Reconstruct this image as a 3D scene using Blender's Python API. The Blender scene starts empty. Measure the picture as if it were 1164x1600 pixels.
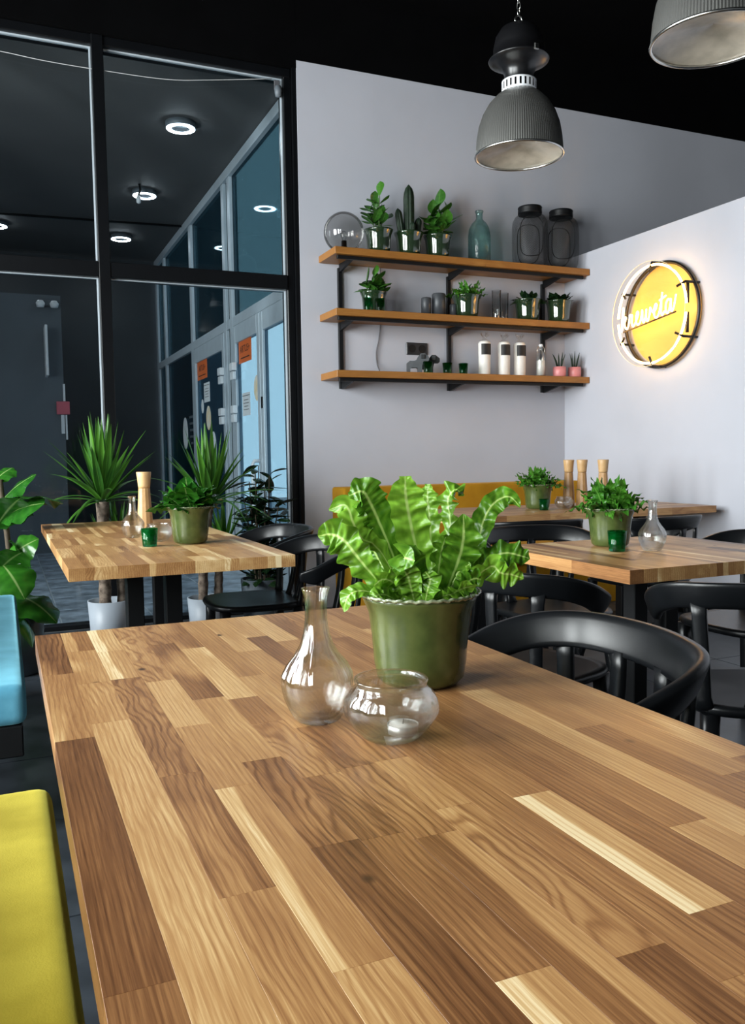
import bpy, bmesh, math, random
from mathutils import Vector, Matrix, Euler

random.seed(7)
scn = bpy.context.scene
COL = scn.collection
R_ = math.radians
PI = math.pi

# ------------------------------------------------------------------ camera
FPX = 1320.4
PITCH, ROLL, YAW = R_(-3.877), R_(-0.846), R_(23.584)
CAM = Vector((0, 0, 1.10))
_f = Vector((math.sin(YAW)*math.cos(PITCH), math.cos(YAW)*math.cos(PITCH), math.sin(PITCH)))
_r0 = Vector((math.cos(YAW), -math.sin(YAW), 0))
_u0 = _r0.cross(_f)
_r = math.cos(ROLL)*_r0 + math.sin(ROLL)*_u0
_u = -math.sin(ROLL)*_r0 + math.cos(ROLL)*_u0
cam_d = bpy.data.cameras.new('camera')
cam = bpy.data.objects.new('camera', cam_d)
COL.objects.link(cam)
cam_d.sensor_fit = 'VERTICAL'
cam_d.sensor_height = 24.0
cam_d.lens = FPX/1600*24.0
cam_d.clip_start = 0.02
cam.matrix_world = Matrix(((_r.x, _u.x, -_f.x, CAM.x), (_r.y, _u.y, -_f.y, CAM.y), (_r.z, _u.z, -_f.z, CAM.z), (0, 0, 0, 1)))
scn.camera = cam

# ------------------------------------------------------------------ world, daylight, exposure
wd = bpy.data.worlds.new('overcast_sky')
scn.world = wd
wd.use_nodes = True
wd.node_tree.nodes['Background'].inputs['Color'].default_value = (0.78, 0.88, 0.96, 1)
wd.node_tree.nodes['Background'].inputs['Strength'].default_value = 1.6

def area(name, loc, rot, sx, sy, power, col):
    l = bpy.data.lights.new(name, 'AREA')
    l.shape = 'RECTANGLE'; l.size = sx; l.size_y = sy; l.energy = power; l.color = col
    o = bpy.data.objects.new(name, l); COL.objects.link(o)
    o.location = loc; o.rotation_euler = rot
    return o
# daylight entering by the tall windows of the left wall (bays between the piers)
WIN_BAYS = [(-0.7, 0.2), (0.9, 2.2), (3.1, 4.8)]
for (a, b) in WIN_BAYS:
    area('daylight_window', (-2.78, (a+b)/2, 2.10), (0, R_(-90), 0), 2.5, b-a, 205*(b-a), (1.0, 0.985, 0.96))
scn.view_settings.view_transform = 'Standard'
scn.view_settings.look = 'None'
scn.view_settings.gamma = 1.0
scn.view_settings.use_curve_mapping = False
scn.view_settings.exposure = 0.45

# ------------------------------------------------------------------ pixel helpers (photo frame 1164x1600)
def ray(x, y):
    return _r*((x-582)/FPX) + _u*(-(y-800)/FPX) + _f
def onz(x, y, z): d = ray(x, y); return CAM + d*((z-CAM.z)/d.z)
def ony(x, y, Y): d = ray(x, y); return CAM + d*(Y/d.y)
def onx(x, y, X): d = ray(x, y); return CAM + d*(X/d.x)
def atd(x, y, d): return CAM + ray(x, y)*d

# ------------------------------------------------------------------ materials
def new_mat(name):
    m = bpy.data.materials.new(name); m.use_nodes = True
    nt = m.node_tree
    return m, nt, nt.nodes, nt.links, nt.nodes['Principled BSDF']
def pbr(name, col, rough=0.5, metal=0.0, spec=0.5, noise=0.0, nscale=20.0, bump=0.0, coat=0.0, ncol=None, bscale=None):
    m, nt, N, L, b = new_mat(name)
    b.inputs['Base Color'].default_value = (*col, 1)
    b.inputs['Roughness'].default_value = rough
    b.inputs['Metallic'].default_value = metal
    b.inputs['Specular IOR Level'].default_value = spec
    b.inputs['Coat Weight'].default_value = coat
    b.inputs['Coat Roughness'].default_value = 0.08
    if noise or bump:
        tc = N.new('ShaderNodeTexCoord')
        nz = N.new('ShaderNodeTexNoise'); nz.inputs['Scale'].default_value = nscale; nz.inputs['Detail'].default_value = 5
        L.new(tc.outputs['Object'], nz.inputs['Vector'])
        if noise:
            mx = N.new('ShaderNodeMix'); mx.data_type = 'RGBA'
            c2 = ncol if ncol else tuple(c*(1-noise) for c in col)
            mx.inputs['A'].default_value = (*c2, 1); mx.inputs['B'].default_value = (*col, 1)
            cr = N.new('ShaderNodeMapRange'); cr.inputs['From Min'].default_value = 0.35; cr.inputs['From Max'].default_value = 0.65
            L.new(nz.outputs['Fac'], cr.inputs['Value']); L.new(cr.outputs['Result'], mx.inputs['Factor'])
            L.new(mx.outputs['Result'], b.inputs['Base Color'])
        if bump:
            bn = N.new('ShaderNodeBump'); bn.inputs['Strength'].default_value = bump; bn.inputs['Distance'].default_value = 0.002
            if bscale:
                n2 = N.new('ShaderNodeTexNoise'); n2.inputs['Scale'].default_value = bscale; n2.inputs['Detail'].default_value = 3
                L.new(tc.outputs['Object'], n2.inputs['Vector']); L.new(n2.outputs['Fac'], bn.inputs['Height'])
            else:
                L.new(nz.outputs['Fac'], bn.inputs['Height'])
            L.new(bn.outputs['Normal'], b.inputs['Normal'])
    return m
def emis(name, col, strength):
    m, nt, N, L, b = new_mat(name)
    b.inputs['Base Color'].default_value = (*col, 1)
    b.inputs['Emission Color'].default_value = (*col, 1)
    b.inputs['Emission Strength'].default_value = strength
    return m
def glass_solid(name, col=(1, 1, 1), ior=1.45, rough=0.0, clear=0.0):
    m, nt, N, L, b = new_mat(name)
    b.inputs['Base Color'].default_value = (*col, 1); b.inputs['Roughness'].default_value = rough
    b.inputs['Transmission Weight'].default_value = 1.0; b.inputs['IOR'].default_value = ior
    if clear:
        out = N['Material Output']; t = N.new('ShaderNodeBsdfTransparent'); t.inputs['Color'].default_value = (*col, 1)
        mx = N.new('ShaderNodeMixShader'); mx.inputs['Fac'].default_value = clear
        L.new(b.outputs['BSDF'], mx.inputs[1]); L.new(t.outputs['BSDF'], mx.inputs[2]); L.new(mx.outputs['Shader'], out.inputs['Surface'])
    return m
def glass_mix(name, tint, ior, refl, base, solid):
    '''clear glassware: crisp thin-wall reflections plus a share of true refraction'''
    m, nt, N, L, b = new_mat(name)
    b.inputs['Base Color'].default_value = (*tint, 1); b.inputs['Roughness'].default_value = 0.0
    b.inputs['Transmission Weight'].default_value = 1.0; b.inputs['IOR'].default_value = ior
    out = N['Material Output']
    t = N.new('ShaderNodeBsdfTransparent'); t.inputs['Color'].default_value = (*tint, 1)
    g = N.new('ShaderNodeBsdfGlossy'); g.inputs['Roughness'].default_value = 0.0
    lw = N.new('ShaderNodeLayerWeight'); lw.inputs['Blend'].default_value = 0.5
    p5 = N.new('ShaderNodeMath'); p5.operation = 'POWER'; p5.inputs[1].default_value = 4.0
    L.new(lw.outputs['Facing'], p5.inputs[0])
    ma = N.new('ShaderNodeMath'); ma.operation = 'MULTIPLY_ADD'; ma.inputs[1].default_value = refl; ma.inputs[2].default_value = base; ma.use_clamp = True
    L.new(p5.outputs[0], ma.inputs[0])
    m1 = N.new('ShaderNodeMixShader'); m2 = N.new('ShaderNodeMixShader'); m2.inputs['Fac'].default_value = solid
    L.new(ma.outputs[0], m1.inputs['Fac']); L.new(t.outputs['BSDF'], m1.inputs[1]); L.new(g.outputs['BSDF'], m1.inputs[2])
    L.new(m1.outputs['Shader'], m2.inputs[1]); L.new(b.outputs['BSDF'], m2.inputs[2]); L.new(m2.outputs['Shader'], out.inputs['Surface'])
    return m
def glass_thin(name, tint=(1, 1, 1), rough=0.01, refl=1.0, base=0.04, gcol=(1, 1, 1)):
    m, nt, N, L, b = new_mat(name)
    N.remove(b)
    out = N['Material Output']
    t = N.new('ShaderNodeBsdfTransparent'); t.inputs['Color'].default_value = (*tint, 1)
    g = N.new('ShaderNodeBsdfGlossy'); g.inputs['Roughness'].default_value = rough; g.inputs['Color'].default_value = (*gcol, 1)
    lw = N.new('ShaderNodeLayerWeight'); lw.inputs['Blend'].default_value = 0.12
    ma = N.new('ShaderNodeMath'); ma.operation = 'MULTIPLY_ADD'; ma.inputs[1].default_value = refl; ma.inputs[2].default_value = base; ma.use_clamp = True
    L.new(lw.outputs['Fresnel'], ma.inputs[0])
    mx = N.new('ShaderNodeMixShader')
    L.new(ma.outputs[0], mx.inputs['Fac']); L.new(t.outputs['BSDF'], mx.inputs[1]); L.new(g.outputs['BSDF'], mx.inputs[2])
    L.new(mx.outputs['Shader'], out.inputs['Surface'])
    return m

def mnode(N, L, op, a, b=None, c=None, clamp=False):
    n = N.new('ShaderNodeMath'); n.operation = op; n.use_clamp = clamp
    for i, v in enumerate((a, b, c)):
        if v is None: continue
        if isinstance(v, (int, float)): n.inputs[i].default_value = v
        else: L.new(v, n.inputs[i])
    return n.outputs[0]
def ramp(N, L, fac, stops):
    r = N.new('ShaderNodeValToRGB')
    e = r.color_ramp.elements
    e[0].position = stops[0][0]; e[0].color = (*stops[0][1], 1)
    e[1].position = stops[-1][0]; e[1].color = (*stops[-1][1], 1)
    for p, c in stops[1:-1]:
        k = e.new(p); k.color = (*c, 1)
    L.new(fac, r.inputs['Fac'])
    return r.outputs['Color']

def wood_mat(name, stops, gain=1.0, rough=0.36, dark=0.45):
    """oak staves: tone, seed, sap side and figure strength come from each stave object"""
    m, nt, N, L, b = new_mat(name)
    tc = N.new('ShaderNodeTexCoord')
    at = {}
    for k in ('tone', 'seed', 'sap', 'fig'):
        a = N.new('ShaderNodeAttribute'); a.attribute_type = 'OBJECT'; a.attribute_name = k; at[k] = a.outputs['Fac']
    sep = N.new('ShaderNodeSeparateXYZ'); L.new(tc.outputs['Object'], sep.inputs[0])
    X, Y, Z = sep.outputs
    def vec(sx, sy, sz, off):
        c = N.new('ShaderNodeCombineXYZ')
        for i, (o, s) in enumerate(((X, sx), (Y, sy), (Z, sz))):
            v = mnode(N, L, 'MULTIPLY', o, s)
            v = mnode(N, L, 'ADD', v, mnode(N, L, 'MULTIPLY', at['seed'], off*(i+1)))
            L.new(v, c.inputs[i])
        return c.outputs[0]
    def noise(v, scale=1.0, detail=3, dist=0.0):
        n = N.new('ShaderNodeTexNoise'); n.inputs['Scale'].default_value = scale; n.inputs['Detail'].default_value = detail
        n.inputs['Distortion'].default_value = dist
        L.new(v, n.inputs['Vector']); return n.outputs['Fac']
    # broad figure: rings that wander
    warp = noise(vec(14, 4.5, 14, 3.1), 1.0, 3)
    warp2 = noise(vec(8, 2.8, 8, 5.7), 1.0, 2)
    figA = mnode(N, L, 'MULTIPLY', mnode(N, L, 'SUBTRACT', warp, 0.5), mnode(N, L, 'MULTIPLY_ADD', at['fig'], 34.0, 10.0))
    figB = mnode(N, L, 'MULTIPLY', mnode(N, L, 'SUBTRACT', warp2, 0.5), mnode(N, L, 'MULTIPLY', at['fig'], 70.0))
    freq = mnode(N, L, 'MULTIPLY_ADD', at['fig'], -620.0, 1050.0)
    ph = mnode(N, L, 'ADD', mnode(N, L, 'MULTIPLY', X, freq), mnode(N, L, 'ADD', figA, figB))
    ring = mnode(N, L, 'MULTIPLY_ADD', mnode(N, L, 'SINE', ph), 0.5, 0.5)
    ring = mnode(N, L, 'POWER', ring, 2.6)
    fine = noise(vec(1500, 30, 1500, 2.3), 1.0, 3)
    fine2 = noise(vec(520, 8, 520, 8.3), 1.0, 4)
    blot = noise(vec(34, 4.5, 34, 6.1), 1.0, 3, 0.6)
    # tone plus modulation
    t = mnode(N, L, 'ADD', at['tone'], mnode(N, L, 'MULTIPLY', mnode(N, L, 'SUBTRACT', blot, 0.5), mnode(N, L, 'MULTIPLY_ADD', at['fig'], 0.45, 0.25)))
    t = mnode(N, L, 'ADD', t, mnode(N, L, 'MULTIPLY', mnode(N, L, 'SUBTRACT', fine2, 0.5), 0.50))
    t = mnode(N, L, 'ADD', t, mnode(N, L, 'MULTIPLY', mnode(N, L, 'SUBTRACT', fine, 0.5), 0.30))
    t = mnode(N, L, 'SUBTRACT', t, mnode(N, L, 'MULTIPLY', mnode(N, L, 'MULTIPLY', ring, mnode(N, L, 'MULTIPLY', blot, 2.0)), mnode(N, L, 'MULTIPLY_ADD', at['fig'], 0.12, 0.08)))
    # sapwood edge
    sx = mnode(N, L, 'MULTIPLY', X, at['sap'])
    sx = mnode(N, L, 'ADD', sx, mnode(N, L, 'MULTIPLY', mnode(N, L, 'SUBTRACT', warp2, 0.5), 0.030))
    mr = N.new('ShaderNodeMapRange'); mr.inputs['From Min'].default_value = 0.003; mr.inputs['From Max'].default_value = 0.0065
    L.new(sx, mr.inputs['Value'])
    t = mnode(N, L, 'ADD', t, mnode(N, L, 'MULTIPLY', mr.outputs['Result'], 0.30))
    col = ramp(N, L, t, stops)
    # knots
    vo = N.new('ShaderNodeTexVoronoi'); vo.inputs['Scale'].default_value = 1.0
    L.new(vec(9, 6.5, 1.0, 4.4), vo.inputs['Vector'])
    kn = N.new('ShaderNodeMapRange'); kn.inputs['From Min'].default_value = 0.028; kn.inputs['From Max'].default_value = 0.075
    L.new(vo.outputs['Distance'], kn.inputs['Value'])
    mx = N.new('ShaderNodeMix'); mx.data_type = 'RGBA'; mx.inputs['A'].default_value = (0.06, 0.025, 0.01, 1)
    L.new(kn.outputs['Result'], mx.inputs['Factor']); L.new(col, mx.inputs['B'])
    L.new(mx.outputs['Result'], b.inputs['Base Color'])
    b.inputs['Roughness'].default_value = rough
    b.inputs['Specular IOR Level'].default_value = 0.4
    bn = N.new('ShaderNodeBump'); bn.inputs['Strength'].default_value = 0.10; bn.inputs['Distance'].default_value = 0.0006
    L.new(fine2, bn.inputs['Height']); L.new(bn.outputs['Normal'], b.inputs['Normal'])
    return m

def leaf_mat(name, c_dark, c_light, c_rib, rough=0.35, trans=0.25, veins=30.0, ribw=0.05):
    m, nt, N, L, b = new_mat(name)
    uv = N.new('ShaderNodeUVMap'); uv.uv_map = 'UVMap'
    sep = N.new('ShaderNodeSeparateXYZ'); L.new(uv.outputs['UV'], sep.inputs[0])
    au = mnode(N, L, 'ABSOLUTE', mnode(N, L, 'SUBTRACT', sep.outputs[0], 0.5))
    rib = N.new('ShaderNodeMapRange'); rib.inputs['From Min'].default_value = ribw*0.35; rib.inputs['From Max'].default_value = ribw
    L.new(au, rib.inputs['Value'])
    oi = N.new('ShaderNodeObjectInfo')
    nz = N.new('ShaderNodeTexNoise'); nz.inputs['Scale'].default_value = 7.0
    L.new(uv.outputs['UV'], nz.inputs['Vector'])
    vn = mnode(N, L, 'SINE', mnode(N, L, 'ADD', mnode(N, L, 'MULTIPLY', sep.outputs[1], veins*6.28), mnode(N, L, 'MULTIPLY', au, -veins*1.5)))
    f = mnode(N, L, 'MULTIPLY_ADD', vn, 0.07, 0.0)
    f = mnode(N, L, 'ADD', f, mnode(N, L, 'MULTIPLY', nz.outputs['Fac'], 0.55))
    f = mnode(N, L, 'ADD', f, mnode(N, L, 'MULTIPLY', oi.outputs['Random'], 0.45))
    col = ramp(N, L, f, [(0.15, c_dark), (0.85, c_light)])
    mx = N.new('ShaderNodeMix'); mx.data_type = 'RGBA'; mx.inputs['A'].default_value = (*c_rib, 1)
    L.new(rib.outputs['Result'], mx.inputs['Factor']); L.new(col, mx.inputs['B'])
    L.new(mx.outputs['Result'], b.inputs['Base Color'])
    b.inputs['Roughness'].default_value = rough
    b.inputs['Specular IOR Level'].default_value = 0.45
    out = N['Material Output']
    tr = N.new('ShaderNodeBsdfTranslucent'); L.new(mx.outputs['Result'], tr.inputs['Color'])
    ms = N.new('ShaderNodeMixShader'); ms.inputs['Fac'].default_value = trans
    L.new(b.outputs['BSDF'], ms.inputs[1]); L.new(tr.outputs['BSDF'], ms.inputs[2]); L.new(ms.outputs['Shader'], out.inputs['Surface'])
    bn = N.new('ShaderNodeBump'); bn.inputs['Strength'].default_value = 0.25; bn.inputs['Distance'].default_value = 0.001
    L.new(vn, bn.inputs['Height']); L.new(bn.outputs['Normal'], b.inputs['Normal'])
    return m

def fabric_mat(name, col, col2, rough=0.9, sheen=0.6):
    m = pbr(name, col, rough, spec=0.15, noise=0.3, nscale=6.0, bump=0.25, ncol=col2, bscale=420)
    b = m.node_tree.nodes['Principled BSDF']
    b.inputs['Sheen Weight'].default_value = sheen; b.inputs['Sheen Roughness'].default_value = 0.4
    b.inputs['Sheen Tint'].default_value = (*[min(1, c*1.6+0.1) for c in col], 1)
    return m

M = {}
M['wall'] = pbr('wall_paint', (0.475, 0.485, 0.54), 0.75, spec=0.3, noise=0.05, nscale=2.2, bump=0.12, bscale=260)
M['wall_dark'] = pbr('dark_wall_paint', (0.10, 0.105, 0.115), 0.8, noise=0.1, nscale=3)
M['black_paint'] = pbr('black_paint', (0.0015, 0.0015, 0.0018), 0.9, spec=0.05, noise=0.3, nscale=5)
M['frame_black'] = pbr('black_window_frame', (0.003, 0.0035, 0.0045), 0.35, spec=0.3, noise=0.2, nscale=8)
M['slate'] = pbr('slate_floor_tile', (0.045, 0.055, 0.068), 0.3, spec=0.5, noise=0.5, nscale=7, bump=0.35)
M['grout'] = pbr('tile_grout', (0.05, 0.055, 0.06), 0.9, noise=0.2, nscale=30)
M['grout_pale'] = pbr('pale_tile_grout', (0.42, 0.45, 0.48), 0.9, noise=0.2, nscale=30)
M['slate_blue'] = pbr('blue_slate_tile', (0.52, 0.59, 0.69), 0.20, spec=0.7, noise=0.6, nscale=5.5, bump=0.4)
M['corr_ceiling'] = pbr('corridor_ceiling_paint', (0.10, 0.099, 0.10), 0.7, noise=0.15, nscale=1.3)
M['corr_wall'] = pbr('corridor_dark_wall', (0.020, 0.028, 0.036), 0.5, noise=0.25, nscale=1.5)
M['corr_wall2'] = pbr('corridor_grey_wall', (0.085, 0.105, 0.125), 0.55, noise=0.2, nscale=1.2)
M['alu'] = pbr('pale_aluminium', (0.55, 0.62, 0.68), 0.4, metal=0.25, noise=0.08, nscale=9)
M['pavement'] = pbr('outdoor_pavement', (0.30, 0.34, 0.38), 0.8, noise=0.3, nscale=3)
M['pane'] = glass_thin('window_glass', (0.93, 0.96, 0.97), 0.0, 0.6, 0.015)
M['pane_store'] = glass_thin('storefront_glass', (0.54, 0.66, 0.71), 0.02, 0.22, 0.03, (0.6, 0.78, 0.86))
STOPS = [(0.0, (0.065, 0.023, 0.008)), (0.25, (0.185, 0.078, 0.028)), (0.45, (0.325, 0.155, 0.057)), (0.65, (0.475, 0.262, 0.102)), (0.85, (0.66, 0.435, 0.20)), (1.0, (0.84, 0.67, 0.40))]
M['pane_up'] = glass_thin('darkened_upper_glass', (0.20, 0.285, 0.31), 0.03, 0.30, 0.04, (0.6, 0.78, 0.86))  # tint darkened in place of grime and the dark ceiling's reflection
M['pane_low'] = glass_thin('darkened_side_glass', (0.11, 0.19, 0.22), 0.02, 0.25, 0.04, (0.6, 0.78, 0.86))  # darker copy of the storefront glass, dimness put into the tint
M['pane_d2'] = glass_thin('darkened_door_glass', (0.26, 0.38, 0.44), 0.02, 0.25, 0.04, (0.6, 0.78, 0.86))  # darker copy of the near doors' glass, for the dimmer far door
M['oak'] = wood_mat('oak_stave', STOPS)
M['shelf_wood'] = wood_mat('shelf_wood', [(0.0, (0.12, 0.04, 0.008)), (0.5, (0.30, 0.125, 0.025)), (1.0, (0.50, 0.26, 0.07))], rough=0.45)
M['mill_wood'] = wood_mat('mill_wood', [(0.0, (0.20, 0.09, 0.03)), (0.5, (0.42, 0.24, 0.10)), (1.0, (0.70, 0.48, 0.24))], rough=0.4)
M['steel_black'] = pbr('black_steel', (0.0035, 0.004, 0.005), 0.5, spec=0.3, noise=0.2, nscale=15)
M['plastic_black'] = pbr('black_chair_plastic', (0.0050, 0.0058, 0.0070), 0.34, spec=0.4, noise=0.25, nscale=9, bump=0.06, bscale=300)
M['yellow'] = fabric_mat('yellow_velvet', (0.80, 0.64, 0.075), (0.52, 0.39, 0.03))
M['ochre'] = fabric_mat('ochre_velvet', (0.42, 0.21, 0.012), (0.34, 0.16, 0.008), sheen=0.2)
M['blue'] = fabric_mat('blue_velvet', (0.16, 0.46, 0.62), (0.07, 0.26, 0.38), sheen=1.0)
M['pot_green'] = pbr('green_glazed_ceramic', (0.066, 0.092, 0.024), 0.25, spec=0.5, noise=0.35, nscale=28, coat=0.5, ncol=(0.040, 0.064, 0.016), bump=0.05)
M['pot_rim'] = pbr('worn_glaze_rim', (0.30, 0.34, 0.22), 0.15, noise=0.7, nscale=140, ncol=(0.045, 0.07, 0.02), coat=0.8)
M['pot_mirror'] = pbr('dark_green_shiny_glaze', (0.016, 0.035, 0.014), 0.06, spec=0.8, noise=0.3, nscale=10, coat=1.0)
M['soil'] = pbr('potting_soil', (0.018, 0.012, 0.008), 0.95, noise=0.5, nscale=60, bump=0.8)
M['glass'] = glass_mix('clear_glass', (0.975, 0.99, 0.99), 1.45, 0.75, 0.075, 0.22)
M['glass_far'] = glass_mix('clear_glass_small', (0.965, 0.98, 0.98), 1.42, 0.7, 0.075, 0.25)
M['glass_thin'] = glass_thin('thin_tumbler_glass', (0.93, 0.95, 0.95), 0.02, 1.0, 0.08)
M['glass_teal'] = glass_solid('teal_bottle_glass', (0.74, 0.90, 0.88), 1.42, 0.02, 0.45)
M['glass_smoke'] = glass_thin('smoked_globe_glass', (0.74, 0.74, 0.73), 0.02, 0.8, 0.05)
M['glass_green'] = glass_solid('emerald_glass', (0.06, 0.60, 0.32), 1.42, 0.03, 0.40)
M['wax_green'] = pbr('green_wax', (0.012, 0.26, 0.085), 0.4, noise=0.2, nscale=20)
M['wax_white'] = pbr('white_wax', (0.80, 0.77, 0.72), 0.5, noise=0.1, nscale=20)
M['wax_grey'] = pbr('grey_candle_wax', (0.055, 0.060, 0.068), 0.45, noise=0.25, nscale=18)
M['alu_cup'] = pbr('tealight_cup', (0.75, 0.74, 0.72), 0.3, metal=0.6, noise=0.1, nscale=60)
M['white_plastic'] = pbr('white_plastic', (0.75, 0.77, 0.80), 0.4, noise=0.05, nscale=20)
M['grey_pot'] = pbr('pale_grey_planter', (0.30, 0.34, 0.39), 0.45, noise=0.08, nscale=8)
M['dark_pot'] = pbr('dark_slate_planter', (0.060, 0.080, 0.10), 0.55, noise=0.15, nscale=8)
M['bark'] = pbr('ringed_yucca_bark', (0.20, 0.155, 0.12), 0.9, noise=0.7, nscale=35, bump=1.0, ncol=(0.06, 0.042, 0.03))
M['stem'] = pbr('green_plant_stem', (0.05, 0.10, 0.025), 0.6, noise=0.3, nscale=40)
M['stem_brown'] = pbr('woody_stem', (0.07, 0.05, 0.03), 0.8, noise=0.3, nscale=40)
M['fern'] = leaf_mat('crinkled_fern_leaf', (0.045, 0.160, 0.008), (0.235, 0.47, 0.042), (0.42, 0.60, 0.17), 0.30, 0.30, 12, 0.055)
M['fern2'] = leaf_mat('small_fern_leaf', (0.020, 0.105, 0.010), (0.08, 0.27, 0.022), (0.12, 0.30, 0.05), 0.35, 0.25, 14, 0.06)
M['yucca'] = leaf_mat('yucca_blade', (0.016, 0.075, 0.014), (0.085, 0.25, 0.022), (0.10, 0.26, 0.04), 0.35, 0.25, 2, 0.04)
M['ficus'] = leaf_mat('broad_glossy_leaf', (0.010, 0.070, 0.008), (0.035, 0.165, 0.014), (0.20, 0.32, 0.10), 0.22, 0.15, 7, 0.035)
M['dark_leaf'] = leaf_mat('dark_glossy_leaf', (0.004, 0.014, 0.006), (0.014, 0.040, 0.012), (0.02, 0.05, 0.02), 0.25, 0.12, 8, 0.04)
M['jade'] = leaf_mat('jade_leaf', (0.018, 0.075, 0.012), (0.06, 0.20, 0.022), (0.08, 0.20, 0.04), 0.3, 0.15, 5, 0.04)
M['cactus'] = pbr('dark_ribbed_cactus', (0.008, 0.026, 0.010), 0.6, noise=0.5, nscale=45, bump=0.8)
M['pink'] = pbr('pink_ceramic', (0.66, 0.24, 0.24), 0.4, noise=0.1, nscale=12)
M['chrome'] = pbr('galvanised_steel', (0.62, 0.62, 0.60), 0.25, metal=1.0, noise=0.1, nscale=60)
M['lamp_shade'] = pbr('ribbed_reflector', (0.42, 0.42, 0.40), 0.24, metal=0.85, noise=0.12, nscale=6)
M['lamp_lens'] = pbr('frosted_lamp_lens', (0.74, 0.66, 0.54), 0.22, spec=0.6, noise=0.25, nscale=9, ncol=(0.45, 0.40, 0.32))
M['lamp_black'] = pbr('black_lamp_housing', (0.006, 0.006, 0.007), 0.3, spec=0.5, noise=0.2, nscale=10)
M['neon'] = emis('lit_neon_tube', (1.0, 0.56, 0.19), 14.0)
M['neon_glow'] = pbr('painted_neon_glow', (0.68, 0.45, 0.125), 0.6, noise=0.08, nscale=5)  # yellow of the neon light on the wall, put into a colour
M['neon_dark'] = pbr('black_coated_tube', (0.006, 0.005, 0.004), 0.35, noise=0.2, nscale=30)
M['acrylic'] = glass_thin('clear_acrylic', (0.96, 0.95, 0.93), 0.02, 0.5, 0.02)
M['ring_light'] = emis('lit_ring_diffuser', (0.82, 0.93, 1.0), 42.0)
M['ring_body'] = pbr('grey_ring_housing', (0.11, 0.13, 0.15), 0.5, noise=0.1, nscale=10)
M['wire'] = pbr('pale_wire', (0.55, 0.56, 0.56), 0.5, noise=0.1, nscale=50)
M['wire_grey'] = pbr('grey_cable', (0.10, 0.10, 0.11), 0.5, noise=0.1, nscale=50)
M['orange'] = pbr('orange_sticker', (0.80, 0.16, 0.035), 0.5, noise=0.08, nscale=12)
M['paper'] = pbr('white_paper', (0.80, 0.82, 0.84), 0.6, noise=0.08, nscale=14)
M['paper_yellow'] = pbr('cream_sticker', (0.85, 0.66, 0.36), 0.6, noise=0.25, nscale=14, ncol=(0.85, 0.80, 0.72))
M['ink'] = pbr('black_print', (0.01, 0.008, 0.008), 0.6, noise=0.1, nscale=40)
M['pink_sign'] = pbr('pink_red_plate', (0.62, 0.12, 0.16), 0.5, noise=0.08, nscale=14)
M['figure_grey'] = pbr('grey_painted_wood', (0.085, 0.092, 0.10), 0.6, noise=0.2, nscale=20)
M['figure_dark'] = pbr('dark_painted_wood', (0.020, 0.022, 0.024), 0.55, noise=0.2, nscale=20)

def mesh_wire_mat():
    m, nt, N, L, b = new_mat('fine_black_wire_mesh')
    b.inputs['Base Color'].default_value = (0.008, 0.009, 0.01, 1); b.inputs['Roughness'].default_value = 0.5
    uv = N.new('ShaderNodeUVMap'); uv.uv_map = 'UVMap'
    sep = N.new('ShaderNodeSeparateXYZ'); L.new(uv.outputs['UV'], sep.inputs[0])
    a = mnode(N, L, 'ADD', mnode(N, L, 'MULTIPLY', sep.outputs[0], 70.0), mnode(N, L, 'MULTIPLY', sep.outputs[1], 46.0))
    c = mnode(N, L, 'SUBTRACT', mnode(N, L, 'MULTIPLY', sep.outputs[0], 70.0), mnode(N, L, 'MULTIPLY', sep.outputs[1], 46.0))
    fa = mnode(N, L, 'LESS_THAN', mnode(N, L, 'FRACT', a), 0.20)
    fc = mnode(N, L, 'LESS_THAN', mnode(N, L, 'FRACT', c), 0.20)
    w = mnode(N, L, 'MAXIMUM', fa, fc)
    t = N.new('ShaderNodeBsdfTransparent'); mx = N.new('ShaderNodeMixShader')
    L.new(w, mx.inputs['Fac']); L.new(t.outputs['BSDF'], mx.inputs[1]); L.new(b.outputs['BSDF'], mx.inputs[2])
    L.new(mx.outputs['Shader'], N['Material Output'].inputs['Surface'])
    return m
M['wire_mesh'] = mesh_wire_mat()

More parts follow.
